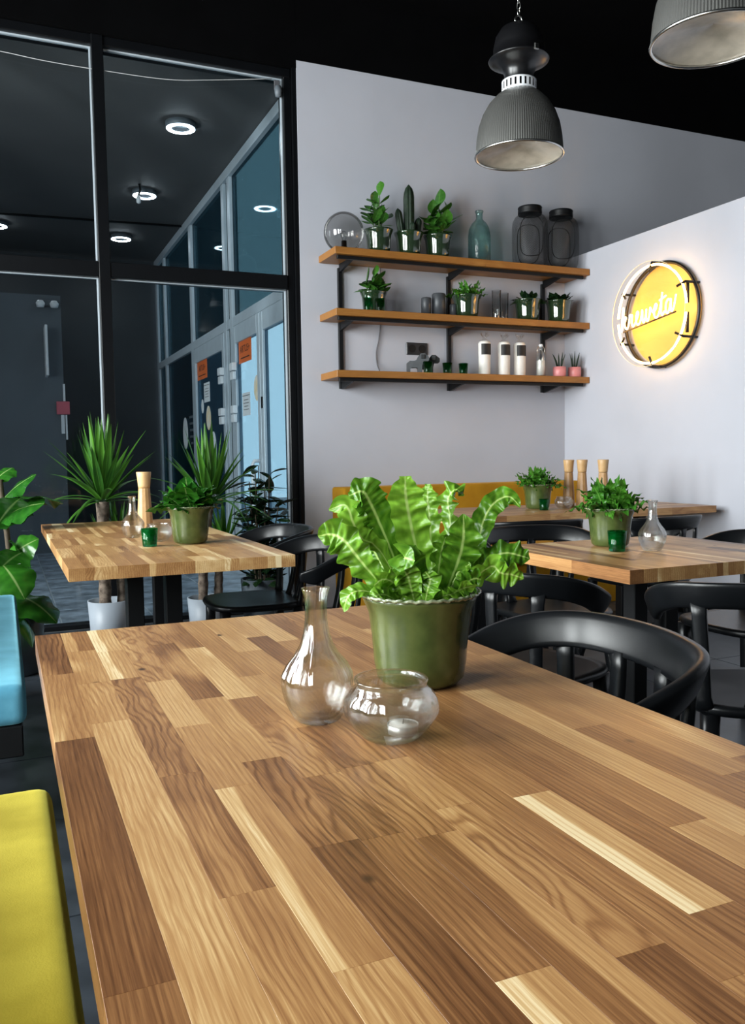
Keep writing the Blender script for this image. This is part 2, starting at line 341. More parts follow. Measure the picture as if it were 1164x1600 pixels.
# ------------------------------------------------------------------ mesh helpers
class MB:
    def __init__(s): s.v = []; s.f = []; s.uv = None; s.sm = []
    def add(s, vs, fs, smooth=False):
        o = len(s.v); s.v += [tuple(v) for v in vs]
        for f in fs: s.f.append(tuple(i+o for i in f)); s.sm.append(smooth)
        return s
    def box(s, x0, x1, y0, y1, z0, z1):
        vs = [(x0, y0, z0), (x1, y0, z0), (x1, y1, z0), (x0, y1, z0), (x0, y0, z1), (x1, y0, z1), (x1, y1, z1), (x0, y1, z1)]
        return s.add(vs, [(0, 3, 2, 1), (4, 5, 6, 7), (0, 1, 5, 4), (1, 2, 6, 5), (2, 3, 7, 6), (3, 0, 4, 7)])
    def cbox(s, x0, x1, y0, y1, z0, z1, b=0.003):
        """box with chamfered edges"""
        bm = bmesh.new(); bmesh.ops.create_cube(bm, size=1)
        for v in bm.verts:
            v.co = Vector(((x0+x1)/2+v.co.x*(x1-x0), (y0+y1)/2+v.co.y*(y1-y0), (z0+z1)/2+v.co.z*(z1-z0)))
        bmesh.ops.bevel(bm, geom=bm.edges[:]+bm.verts[:], offset=b, segments=1, affect='EDGES')
        bm.verts.index_update()
        s.add([v.co for v in bm.verts], [[v.index for v in f.verts] for f in bm.faces]); bm.free(); return s
    def loft(s, rings, close=True, cap0=True, cap1=True, loop=False, smooth=True):
        n = len(rings[0]); vs = [p for r in rings for p in r]; fs = []
        m = len(rings)
        for i in range(m if loop else m-1):
            j = (i+1) % m
            for k in range(n if close else n-1):
                l = (k+1) % n
                fs.append((i*n+k, i*n+l, j*n+l, j*n+k))
        s.add(vs, fs, smooth)
        if not loop and close:
            caps = []
            if cap0: caps.append(tuple(range(n-1, -1, -1)))
            if cap1: caps.append(tuple((m-1)*n+k for k in range(n)))
            o = len(s.v)-len(vs)
            for c in caps: s.f.append(tuple(i+o for i in c)); s.sm.append(False)
        return s
    def lathe(s, prof, n=32, c=(0, 0, 0), rmod=None, cap0=False, cap1=False, smooth=True):
        rings = []
        for (r, z) in prof:
            ring = []
            for k in range(n):
                a = 2*PI*k/n
                rr = r*(rmod(a, z, r) if rmod else 1)
                ring.append((c[0]+rr*math.cos(a), c[1]+rr*math.sin(a), c[2]+z))
            rings.append(ring)
        return s.loft(rings, True, cap0, cap1, smooth=smooth)
    def tube(s, pts, r, n=8, loop=False, cap=True):
        pts = [Vector(p) for p in pts]; m = len(pts); rings = []
        rad = r if isinstance(r, (list, tuple)) else [r]*m
        up = None
        for i, p in enumerate(pts):
            a = pts[(i-1) % m] if (loop or i > 0) else p
            b = pts[(i+1) % m] if (loop or i < m-1) else p
            t = (b-a).normalized()
            if up is None:
                up = Vector((0, 0, 1)) if abs(t.z) < 0.9 else Vector((1, 0, 0))
            sx = t.cross(up)
            if sx.length < 1e-4: up = Vector((1, 0, 0)); sx = t.cross(up)
            sx.normalize(); up2 = sx.cross(t).normalized(); up = up2
            rings.append([p + sx*(math.cos(2*PI*k/n)*rad[i]) + up2*(math.sin(2*PI*k/n)*rad[i]) for k in range(n)])
        return s.loft(rings, True, cap, cap, loop=loop)
    def prism(s, poly, axis, a, b):
        """extrude 2-D polygon along axis 'x' (poly = y,z) / 'y' (poly = x,z) / 'z'"""
        def P(u, v, w): return (w, u, v) if axis == 'x' else ((u, w, v) if axis == 'y' else (u, v, w))
        n = len(poly)
        vs = [P(u, v, a) for u, v in poly] + [P(u, v, b) for u, v in poly]
        fs = [tuple(range(n-1, -1, -1)), tuple(range(n, 2*n))] + [(k, (k+1) % n, n+(k+1) % n, n+k) for k in range(n)]
        return s.add(vs, fs)
    def mesh(s, name):
        me = bpy.data.meshes.new(name); me.from_pydata(s.v, [], s.f); me.update()
        me.polygons.foreach_set('use_smooth', s.sm)
        if s.uv:
            u = me.uv_layers.new(name='UVMap')
            for lp in me.loops: u.data[lp.index].uv = s.uv[lp.vertex_index]
        return me

def link(name, me, mat, parent=None, loc=None, mtx=None):
    o = bpy.data.objects.new(name, me); COL.objects.link(o)
    if mat is not None and not me.materials: me.materials.append(mat)
    if parent is not None: o.parent = parent
    if loc is not None: o.location = loc
    if mtx is not None: o.matrix_local = mtx
    return o
def part(name, mb, mat, parent, loc=None, label=None):
    o = link(name, mb.mesh(name), mat, parent, loc)
    if label: o['label'] = label
    return o
def tag(o, label, cat, group=None):
    o['label'] = label; o['category'] = cat
    if group: o['group'] = group
    return o
def thing(name, label, cat, loc=(0, 0, 0), rz=0.0, group=None):
    o = bpy.data.objects.new(name, None); COL.objects.link(o)
    o.empty_display_size = 0.05
    o.location = loc; o.rotation_euler = (0, 0, rz)
    return tag(o, label, cat, group)
def struct(name, mb, mat, label=None):
    o = link(name, mb.mesh(name), mat); o['kind'] = 'structure'
    if label: o['label'] = label
    return o
def copy_tree(o, parent=None):
    c = o.copy(); COL.objects.link(c); c.parent = parent
    for ch in o.children: copy_tree(ch, c)
    return c
def catmull(pts, n=8, loop=False):
    P = [Vector(p) for p in pts]; out = []; m = len(P)
    for i in range(m if loop else m-1):
        p0 = P[(i-1) % m] if (loop or i > 0) else P[0]*2-P[1]
        p1 = P[i]; p2 = P[(i+1) % m]
        p3 = P[(i+2) % m] if (loop or i+2 < m) else p2*2-p1
        for k in range(n):
            t = k/n
            out.append(0.5*((2*p1)+(-p0+p2)*t+(2*p0-5*p1+4*p2-p3)*t*t+(-p0+3*p1-3*p2+p3)*t**3))
    if not loop: out.append(P[-1])
    return out

def text_mesh(txt, size):
    cu = bpy.data.curves.new('lettering', 'FONT'); cu.body = txt; cu.size = size; cu.align_x = 'CENTER'; cu.align_y = 'CENTER'; cu.extrude = 0.0004
    o = bpy.data.objects.new('lettering', cu); COL.objects.link(o)
    dg = bpy.context.evaluated_depsgraph_get()
    me = bpy.data.meshes.new_from_object(o.evaluated_get(dg))
    bpy.data.objects.remove(o); bpy.data.curves.remove(cu)
    return me

# ------------------------------------------------------------------ room shell
S_X = 4.205      # sign partition face
W_Y = 5.70       # shelf wall face
def tiles(parent, x0, x1, y0, y1, s, mat, top=0.0, gap=0.004, skip=None):
    me = MB().cbox(-s/2+gap/2, s/2-gap/2, -s/2+gap/2, s/2-gap/2, -0.008, 0.0, 0.0012).mesh('tile')
    nx, ny = round((x1-x0)/s), round((y1-y0)/s)
    for i in range(nx):
        for j in range(ny):
            link('tile', me, mat, parent, (x0+(i+.5)*s, y0+(j+.5)*s, top))
fl = struct('floor', MB().box(-2.75, 7.6, -2.6, 5.9, -0.06, -0.004), M['grout'])
tiles(fl, -2.6, 4.6, -1.5, 5.7, 0.6, M['slate'])
fc = struct('floor_corridor', MB().box(-5.0, 2.15, 5.9, 13.2, -0.06, -0.004), M['grout_pale'])
tiles(fc, -2.675, 2.125, 5.92, 12.52, 0.6, M['slate_blue'], gap=0.010)
struct('floor_outside', MB().box(2.16, 16, 5.92, 22, -0.10, -0.02), M['pavement'])
struct('ceiling', MB().box(-2.75, 7.6, -2.6, 5.9, 4.30, 4.40), M['black_paint'])
struct('ceiling_corridor', MB().box(-5.0, 2.15, 5.9, 13.2, 3.90, 4.00), M['corr_ceiling'])
# shelf wall, its black painted top band, black bulkhead over the window
struct('wall_back', MB().box(1.965, 7.6, W_Y, 5.9, 0, 3.815), M['wall'], 'pale grey wall carrying the shelves')
struct('trim_1', MB().box(1.965, 7.6, W_Y, 5.9, 3.815, 4.30), M['black_paint'], 'black painted band above the shelf wall')
struct('trim_2', MB().box(-2.75, 1.964, 5.70, 5.9, 3.765, 4.30), M['black_paint'], 'black bulkhead above the window')
struct('wall_right', MB().box(S_X, 4.33, 1.2, W_Y-0.001, 0, 2.634), M['wall'], 'pale grey half height partition carrying the neon sign')
struct('baseboard_right', MB().box(S_X-0.014, S_X-0.001, 1.2, W_Y-0.002, 0.0, 0.10), M['black_paint'])
struct('wall_far_right', MB().box(7.5, 7.6, -2.6, 5.69, 0, 4.3), M['wall_dark'])
struct('wall_front', MB().box(-2.75, 7.6, -2.7, -2.6, 0, 4.3), M['wall_dark'])
# left wall with tall window bays
wl = MB()
ys = [-2.6] + [v for ab in WIN_BAYS for v in ab] + [5.9]
for i in range(0, len(ys), 2): wl.box(-2.75, -2.6, ys[i], ys[i+1], 0, 4.3)
for (a, b) in WIN_BAYS:
    wl.box(-2.75, -2.6, a, b, 0, 0.80); wl.box(-2.75, -2.6, a, b, 3.40, 4.3)
struct('wall_left', wl, M['wall_dark'])
wn = 2
for (a, b) in WIN_BAYS:
    wn += 1
    f = MB(); f.box(-2.72, -2.64, a, a+.05, .80, 3.40); f.box(-2.72, -2.64, b-.05, b, .80, 3.40)
    f.box(-2.72, -2.64, a+.05, b-.05, .80, .85); f.box(-2.72, -2.64, a+.05, b-.05, 3.35, 3.40)
    f.box(-2.71, -2.65, (a+b)/2-.03, (a+b)/2+.03, .85, 3.35); f.box(-2.71, -2.65, a+.05, b-.05, 2.3, 2.36)
    w = struct('window_%d' % wn, f, M['frame_black'])
    part('pane', MB().box(-2.683, -2.677, a+.05, b-.05, .85, 3.35), M['pane'], w)

# big window to the corridor
WY = 5.78
w1 = struct('window_1', MB().box(-2.6, 1.964, 5.74, 5.86, 0.0, 0.025), M['frame_black'], 'black framed glass wall to the corridor')
for x in (-1.88, -0.63, 0.618):
    part('mullion', MB().cbox(x, x+0.072, 5.72, 5.86, 0.025, 3.765, 0.004), M['frame_black'], w1)
part('jamb', MB().cbox(1.882, 1.935, 5.74, 5.86, 0.025, 3.765, 0.004), M['frame_black'], w1)
part('jamb_cover', MB().box(1.935, 1.964, 5.705, 5.88, 0.025, 3.765), M['frame_black'], w1)
part('head_rail', MB().cbox(-2.6, 1.93, 5.73, 5.87, 3.705, 3.764, 0.004), M['frame_black'], w1)
xs = [(-2.6, -1.88), (-1.808, -0.63), (-0.558, 0.618), (0.690, 1.882)]
for (a, b) in xs:
    part('transom', MB().cbox(a+.0005, b-.0005, 5.725, 5.86, 2.262, 2.360, 0.004), M['frame_black'], w1)
    part('glazing_bead', MB().box(a+.001, b-.001, 5.773, 5.80, 3.697, 3.7045), M['alu'], w1)
    part('glazing_bead', MB().box(a+.001, b-.001, 5.773, 5.80, 2.2565, 2.2615), M['alu'], w1)
    for (z0, z1) in ((0.026, 2.256), (2.361, 3.697)):
        part('pane', MB().box(a+.004, b-.004, 5.786, 5.792, z0, z1), M['pane'], w1)
        part('glazing_bead', MB().box(b-.010, b-.0015, 5.773, 5.80, z0, z1), M['alu'], w1)

# corridor walls
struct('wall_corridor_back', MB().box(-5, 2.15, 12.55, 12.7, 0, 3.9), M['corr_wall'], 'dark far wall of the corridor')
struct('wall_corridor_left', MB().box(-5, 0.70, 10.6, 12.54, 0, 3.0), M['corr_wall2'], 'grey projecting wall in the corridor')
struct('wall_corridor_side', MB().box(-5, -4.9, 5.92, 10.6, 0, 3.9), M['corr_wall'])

struct('dimming_wall_outside', MB().box(2.6, 4.9, 19.0, 24.0, -0.02, 9.0), M['corr_wall2'], 'dark block added outside to dim the far storefront panes')  # added to darken what shows through the far storefront glass
# storefront along x = 2.11
SX = 2.11
sf = struct('window_2', MB().box(SX, SX+.08, 5.92, 12.54, 0.0, 0.05), M['alu'], 'pale aluminium glazed storefront of the corridor')
def sbox(name, y0, y1, z0, z1, d=0.0, mat='alu', par=None, t=0.08):
    return part(name, MB().cbox(SX-d, SX-d+t, y0, y1, z0, z1, 0.004), M[mat], par or sf)
POST = [(12.38, 12.50), (11.78, 11.88), (10.02, 10.14), (8.42, 8.52), (8.18, 8.28), (5.93, 6.02)]
for (a, b) in POST: sbox('post', a, b, 0.05, 3.80)
sbox('head_rail', 5.93, 12.5, 3.802, 3.895, 0.01)
edges = sorted(POST)
for i in range(len(edges)-1):
    a = edges[i][1]+.0005; b = edges[i+1][0]-.0005
    sbox('transom', a, b, 2.36, 2.455)
    part('pane', MB().box(SX+.03, SX+.036, a, b, 2.456, 3.80), M['pane_up'], sf)
    if (a < 6.1) or (8.5 < a < 8.6): continue     # doors here
    part('pane', MB().box(SX+.03, SX+.036, a, b, 0.05, 2.359), M['pane_low'], sf)
def sdoor(n, y0, y1, label, leaves, glass='pane_store'):
    d = struct('door_%d' % n, MB().box(SX+.002, SX+.05, y0, y1, 0.052, 0.07), M['alu'], label)
    for (a, b) in leaves:
        for (p, q, r, s) in ((a, a+.09, .07, 2.355), (b-.09, b, .07, 2.355), (a+.0905, b-.0905, 2.19, 2.355), (a+.0905, b-.0905, .07, .28)):
            part('door_frame', MB().cbox(SX-.005, SX+.05, p, q, r, s, .004), M['alu'], d)
        part('pane', MB().box(SX+.018, SX+.024, a+.0905, b-.0905, .28, 2.19), M[glass], d)
    return d
D1 = sdoor(1, 6.03, 8.17, 'near glazed double door of the storefront', [(6.03, 7.24), (7.245, 8.17)])
D2 = sdoor(2, 8.53, 10.01, 'far glazed door of the storefront', [(8.53, 10.01)], 'pane_d2')
for (d, y, zs) in ((D1, 8.10, (1.93, 1.52)), (D2, 8.60, (1.93, 1.52))):
    for z in zs:
        part('hinge', MB().cbox(SX-.05, SX-.006, y-.07, y+.05, z, z+.075, .004), M['white_plastic'], d)
        part('hinge', MB().cbox(SX-.04, SX-.006, y-.05, y+.07, z-.085, z-.008, .004), M['white_plastic'], d)
for yy in (7.30,):
    part('handle', MB().tube([(SX-.006, yy, 1.06), (SX-.06, yy, 1.06), (SX-.075, yy, 1.03), (SX-.075, yy, .35), (SX-.06, yy, .32), (SX-.006, yy, .32)], .016, 8), M['white_plastic'], D1)
part('lock', MB().cbox(SX-.014, SX-.0055, 7.17, 7.21, 1.52, 1.62, .003), M['frame_black'], D1)
def sticker(d, y0, y1, z0, z1, mat, name='sticker', tx=None, rnd=False):
    if rnd:
        n = 24; cy, cz = (y0+y1)/2, (z0+z1)/2
        poly = [(cy+(y1-y0)/2*math.cos(2*PI*k/n), cz+(z1-z0)/2*math.sin(2*PI*k/n)) for k in range(n)]
        o = part(name, MB().prism(poly, 'x', SX+.015, SX+.0175), M[mat], d)
    else:
        o = part(name, MB().box(SX+.015, SX+.0175, y0, y1, z0, z1), M[mat], d)
    if tx:
        for (t, size, zz) in tx:
            me = text_mesh(t, size)
            l = link('lettering', me, M['ink'], o)
            l.matrix_local = Matrix.Translation((SX+.0145, (y0+y1)/2, zz)) @ Matrix(((0, 0, -1, 0), (-1, 0, 0, 0), (0, 1, 0, 0), (0, 0, 0, 1)))
    return o
TX = [('ARTUS+', .095, 2.11)]
def bars(o, y0, y1, zs, h, mat='ink', x=None):
    for (z, w) in zs:
        part('print_line', MB().box((x or SX+.0145)-.0004, (x or SX+.0145)+.0004, (y0+y1)/2-w*(y1-y0)/2, (y0+y1)/2+w*(y1-y0)/2, z, z+h), M[mat], o)
bars(sticker(D1, 7.58, 8.02, 1.985, 2.195, 'orange', tx=TX), 7.58, 8.02, [(2.025, .7)], .010)
bars(sticker(D2, 9.40, 9.90, 1.985, 2.195, 'orange', tx=TX), 9.40, 9.90, [(2.025, .7)], .010)
for d, y0, y1, z1 in ((D1, 7.66, 7.93, 1.70), (D2, 9.30, 9.58, 1.93)):
    bars(sticker(d, y0, y1, z1-.215, z1, 'paper'), y0, y1, [(z1-.03, .95), (z1-.07, .6), (z1-.10, .7), (z1-.13, .5), (z1-.16, .65)], .006)
sticker(D1, 7.33, 7.52, 1.60, 1.83, 'paper_yellow', rnd=True)
sticker(D2, 9.28, 9.50, 1.40, 1.67, 'paper_yellow', rnd=True)
sticker(D2, 9.62, 9.74, 1.60, 1.76, 'paper', rnd=True)
sticker(D2, 9.05, 9.30, 0.98, 1.38, 'paper', rnd=True)
sticker(sf, 10.55, 10.85, 1.20, 1.60, 'paper', rnd=True)
bars(sf, 10.22, 10.52, [(1.58, .9), (1.50, .8), (1.42, .7), (1.34, .8), (1.26, .5)], .028, 'corr_wall2', SX+.0285)

# corridor ring lights
def ring_light(x, y, label):
    t = thing('ring_ceiling_light', label, 'ceiling light', (x, y, 3.9), 0, 'ring lights on the corridor ceiling')
    part('housing', MB().lathe([(0.02, -.001), (.125, -.001), (.125, -.045), (.118, -.05), (.075, -.05), (.075, -.03), (0.001, -.03)], 40), M['ring_body'], t)
    part('diffuser', MB().lathe([(.117, -.051), (.117, -.054), (.078, -.054), (.078, -.051)], 40), M['ring_light'], t)
ring_light(1.485, 7.30, 'ring ceiling light nearest to the black window frame')
ring_light(1.485, 9.27, 'middle ring ceiling light with a hanging sensor beside it')
ring_light(1.485, 11.18, 'smallest ring ceiling light low beside the black mullion')
ring_light(0.05, 11.06, 'ring ceiling light cut by the left picture edge above the transom')
lt = thing('ceiling_sensor', 'small dangling sensor under the middle ring light of the corridor', 'sensor', (1.40, 9.05, 3.9))
part('arm', MB().tube([(0, 0, -.001), (.01, 0, -.06), (-.01, 0, -.12)], .012, 8), M['steel_black'], lt)
part('head', MB().lathe([(.004, -.20), (.022, -.19), (.024, -.14), (.012, -.115), (.004, -.112)], 16, (-.01, 0, 0)), M['white_plastic'], lt)
# ceiling conduit across the corridor
tag(part('conduit', MB().tube([(-3, 10.9, 3.885), (2.1, 10.45, 3.885)], .013, 8), M['steel_black'], None), 'thin dark conduit running across the corridor ceiling', 'conduit')
# twin spotlight, projecting sign and pink plate on the grey corridor wall
sp = thing('twin_spotlight', 'white twin emergency spotlight on grey corridor wall', 'spotlight', (0.55, 10.599, 2.90))
part('body', MB().cbox(-.10, .10, -.05, -.001, -.03, .04, .006), M['corr_wall2'], sp)
for x in (-.075, .075): part('lamp_head', MB().lathe([(.004, -.05), (.04, -.045), (.05, -.0), (.03, .03), (.004, .035)], 20, (x, -.09, -.01)), M['white_plastic'], sp)
tag(part('projecting_sign', MB().cbox(0.50, 0.53, 10.30, 10.595, 2.05, 2.62, .006), M['white_plastic'], None), 'white panel sign sticking out of the grey corridor wall', 'sign')
pk = thing('pink_notice', 'pink square plate with white strips by the corridor corner', 'notice', (0.70, 10.598, 1.70))
part('plate', MB().cbox(-.09, .055, -.04, -.001, -.075, .075, .004), M['pink_sign'], pk)
part('strip', MB().cbox(-.012, .012, -.02, -.001, .08, .28, .002), M['white_plastic'], pk)
part('strip', MB().cbox(-.045, -.005, -.02, -.001, -.30, -.08, .002), M['white_plastic'], pk)
part('strip', MB().cbox(.004, .024, -.02, -.001, -.37, -.08, .002), M['white_plastic'], pk)

# ------------------------------------------------------------------ tables of glued oak staves
def stave(parent, x0, x1, y0, y1, th, tone, sap=0, fig=0.3):
    g = 0.0
    hx, hy = (x1-x0)/2-g, (y1-y0)/2-g
    o = part('stave', MB().cbox(-hx, hx, -hy, hy, -th, 0, 0.0002), M['oak'], parent, ((x0+x1)/2, (y0+y1)/2, 0))
    o['tone'] = float(tone); o['seed'] = random.uniform(0, 50); o['sap'] = float(sap); o['fig'] = float(fig)
    return o
def pedestal(t, x, y, top):
    for dx in (-.07, .07):
        part('leg_post', MB().cbox(x+dx-.03, x+dx+.03, y-.03, y+.03, -top+.012, -.052, .003), M['steel_black'], t)
    part('base_plate', MB().cbox(x-.22, x+.22, y-.22, y+.22, -top+.0005, -top+.011, .003), M['steel_black'], t)
    part('top_plate', MB().cbox(x-.20, x+.20, y-.20, y+.20, -.0515, -.0415, .002), M['steel_black'], t)
ZT = 0.75
def random_rows(t, xs, y0, y1, th, lo=.22, hi=.52, tmin=.25, tmax=.95, along='y'):
    for i in range(len(xs)-1):
        y = y1
        while y > y0+1e-4:
            l = random.uniform(lo, hi)
            if y-l < y0+.12: l = y-y0
            tone = min(1, max(.1, random.gauss(.57, .13)))
            sap = random.choice((0, 0, 0, 0, 0, 0, 0, 0, 1, -1)); fig = random.choice((.05, .15, .3, .6))
            if along == 'y': stave(t, xs[i], xs[i+1], y-l, y, th, tone, sap, fig)
            else:
                o = stave(t, xs[i], xs[i+1], y-l, y, th, tone, sap, fig)
                cx, cy = o.location.x, o.location.y
                o.location = (cy, cx, 0); o.rotation_euler = (0, 0, R_(-90))
            y -= l
# near table: rows and joints read off the photograph
T1 = thing('dining_table', 'large oak butcher block table filling the foreground', 'table', (0, 0, ZT), 0, 'oak tables')
XE = [.046, .0935, .1435, .191, .238, .285, .330, .375, .419, .462, .507, .555, .602, .648, .696, .745, .790]
YF, YN = 1.795, -0.26
ROWS = [
 [(1.45, .30, 0, .5), (1.10, .55, 0, .3), (.555, .27, 0, .02), (.20, .42, 0, .0), (YN, .5, 0, .2)],
 [(1.61, .50, -1, .1), (1.37, .66, 0, .1), (1.155, .72, 0, .5), (.30, .74, 0, .35), (YN, .6, 0, .2)],
 [(1.585, .70, -1, .15), (1.375, .66, -1, .2), (.925, .52, 0, .9), (.645, .46, 0, .45), (.22, .62, 0, .5), (YN, .4, 0, .3)],
 [(1.335, .60, 0, .9), (1.09, .80, 0, .05), (.865, .62, 0, .25), (.517, .62, -1, .1), (.15, .72, 0, .6), (YN, .5, 0, .2)],
 [(1.60, .55, 0, .9), (1.205, .36, 0, .1), (.93, .64, 0, .3), (.695, .38, 0, .9), (.30, .30, 0, .3), (YN, .5, 0, .2)],
 [(1.54, .50, 0, .2), (1.185, .78, 0, .15), (1.06, .44, 0, .1), (.855, .58, 0, .9), (.69, .42, 0, .8), (.462, .40, 0, .3), (.10, .68, -1, .1), (YN, .5, 0, .2)],
 [(1.30, .58, 0, .2), (1.02, .62, 0, .2), (.862, .48, 0, .8), (.672, .54, 0, .8), (.31, .40, 1, .05), (YN, .5, 0, .2)],
 [(1.47, .76, 0, .1), (1.20, .66, 0, .3), (.865, .52, 0, .6), (.72, .66, 0, .5), (.45, .56, 0, 1.0), (.10, .34, 0, .3), (YN, .5, 0, .2)],
 [(1.58, .62, 0, .1), (1.34, .42, 0, .3), (.95, .58, 0, .1), (.40, .46, 0, .2), (YN, .5, 0, .2)],
 [(1.52, .80, 0, .1), (1.18, .55, 0, .2), (.712, .50, 0, .15), (.471, .74, -1, .15), (.16, .36, 0, .3), (YN, .5, 0, .2)],
 [(1.44, .48, 0, .5), (1.00, .55, 0, .1), (.45, .46, 0, .2), (.05, .6, 0, .2), (YN, .5, 0, .2)],
 [(1.50, .60, 0, .7), (1.16, .44, 0, .2), (.592, .52, 0, .05), (.25, .66, 0, .2), (YN, .5, 0, .2)],
 [(1.38, .62, 0, .2), (1.07, .56, 0, .2), (.55, .76, 0, .1), (YN, .5, 0, .2)],
 [(1.55, .50, 0, .3), (1.20, .58, 0, .2), (.86, .60, 0, .2), (.40, .44, 0, .3), (YN, .5, 0, .2)],
 [(1.42, .58, 0, .2), (1.10, .48, 0, .2), (.665, .62, 0, .1), (.20, .46, 0, .2), (YN, .5, 0, .2)],
 [(1.25, .54, 0, .1), (.70, .58, 0, .1), (.30, .42, 0, .2), (YN, .5, 0, .2)],
]
for i, row in enumerate(ROWS):
    y = YF
    for (yn, tone, sap, fig) in row:
        stave(T1, XE[i], XE[i+1], yn, y, .038, tone-.04+random.uniform(-.05, .05), sap, fig); y = yn
pedestal(T1, .418, 1.30, ZT); pedestal(T1, .418, .20, ZT)
def rows(x0, x1, n): return [x0+(x1-x0)*k/n for k in range(n+1)]
T2 = thing('dining_table', 'long oak table standing before the dark corridor window', 'table', (0, 0, ZT), 0, 'oak tables')
random.seed(21)
random_rows(T2, rows(.18, .94, 15), 2.845, 4.90, .042)
pedestal(T2, .50, 3.20, ZT); pedestal(T2, .66, 4.50, ZT)
T3 = thing('dining_table', 'square oak table at the right with a carafe and fern pot', 'table', (0, 0, ZT), 0, 'oak tables')
random.seed(5)
random_rows(T3, rows(1.675, 2.51, 16), 1.955, 2.72, .042, .3, .6)
pedestal(T3, 2.10, 2.34, ZT)
T4 = thing('dining_table', 'oak table pushed to the ochre bench under the shelves', 'table', (0, 0, ZT), 0, 'oak tables')
random.seed(9)
random_rows(T4, rows(-.0, .76, 15), 2.27, 4.10, .042, along='x')
for o in T4.children:
    o.location = (o.location.x, o.location.y+3.99, 0)
pedestal(T4, 2.67, 4.37, ZT); pedestal(T4, 3.75, 4.37, ZT)
random.seed(11)

# ------------------------------------------------------------------ upholstered benches
def cushion(x0, x1, y0, y1, z0, z1, r=.035):
    """rounded block"""
    bm = bmesh.new(); bmesh.ops.create_cube(bm, size=1)
    for v in bm.verts:
        v.co = Vector(((x0+x1)/2+v.co.x*(x1-x0), (y0+y1)/2+v.co.y*(y1-y0), (z0+z1)/2+v.co.z*(z1-z0)))
    bmesh.ops.bevel(bm, geom=bm.edges[:]+bm.verts[:], offset=r, segments=5, profile=0.6, affect='EDGES')
    bm.verts.index_update()
    m = MB(); m.add([v.co for v in bm.verts], [[v.index for v in f.verts] for f in bm.faces], True); bm.free(); return m
def long_bench(name, label, x0, x1, y0, y1, mat):
    t = thing(name, label, 'bench', (0, 0, 0))
    part('seat_cushion', cushion(x0, x1, y0, y1, .36, .475), M[mat], t)
    part('seat_base', MB().cbox(x0+.01, x1-.012, y0+.01, y1-.01, .27, .3595, .004), M['steel_black'], t)
    for (x, y) in ((x0+.07, y0+.10), (x1-.13, y0+.10), (x0+.07, y1-.10), (x1-.13, y1-.10)):
        part('leg', MB().cbox(x-.03, x+.03, y-.03, y+.03, 0.001, .2695, .003), M['steel_black'], t)
    part('backrest', cushion(x0-.12, x0+.002, y0, y1, .42, .88, .03), M[mat], t)
    return t
long_bench('upholstered_bench', 'yellow velvet bench beside the foreground table', -.50, .062, .25, 1.72, 'yellow')
long_bench('upholstered_bench', 'blue velvet bench at the left picture edge', -.55, .036, 2.51, 4.28, 'blue')
tb = thing('upholstered_bench', 'ochre bench along the shelf wall behind the back table', 'bench', (0, 0, 0))
part('backrest', cushion(2.165, S_X-.02, 5.45, 5.69, .42, .873, .022), M['ochre'], tb)
part('seat_cushion', cushion(2.165, S_X-.02, 4.87, 5.448, .33, .455, .03), M['ochre'], tb)
part('seat_base', MB().cbox(2.18, S_X-.03, 4.92, 5.68, .0015, .3295, .004), M['ochre'], tb)

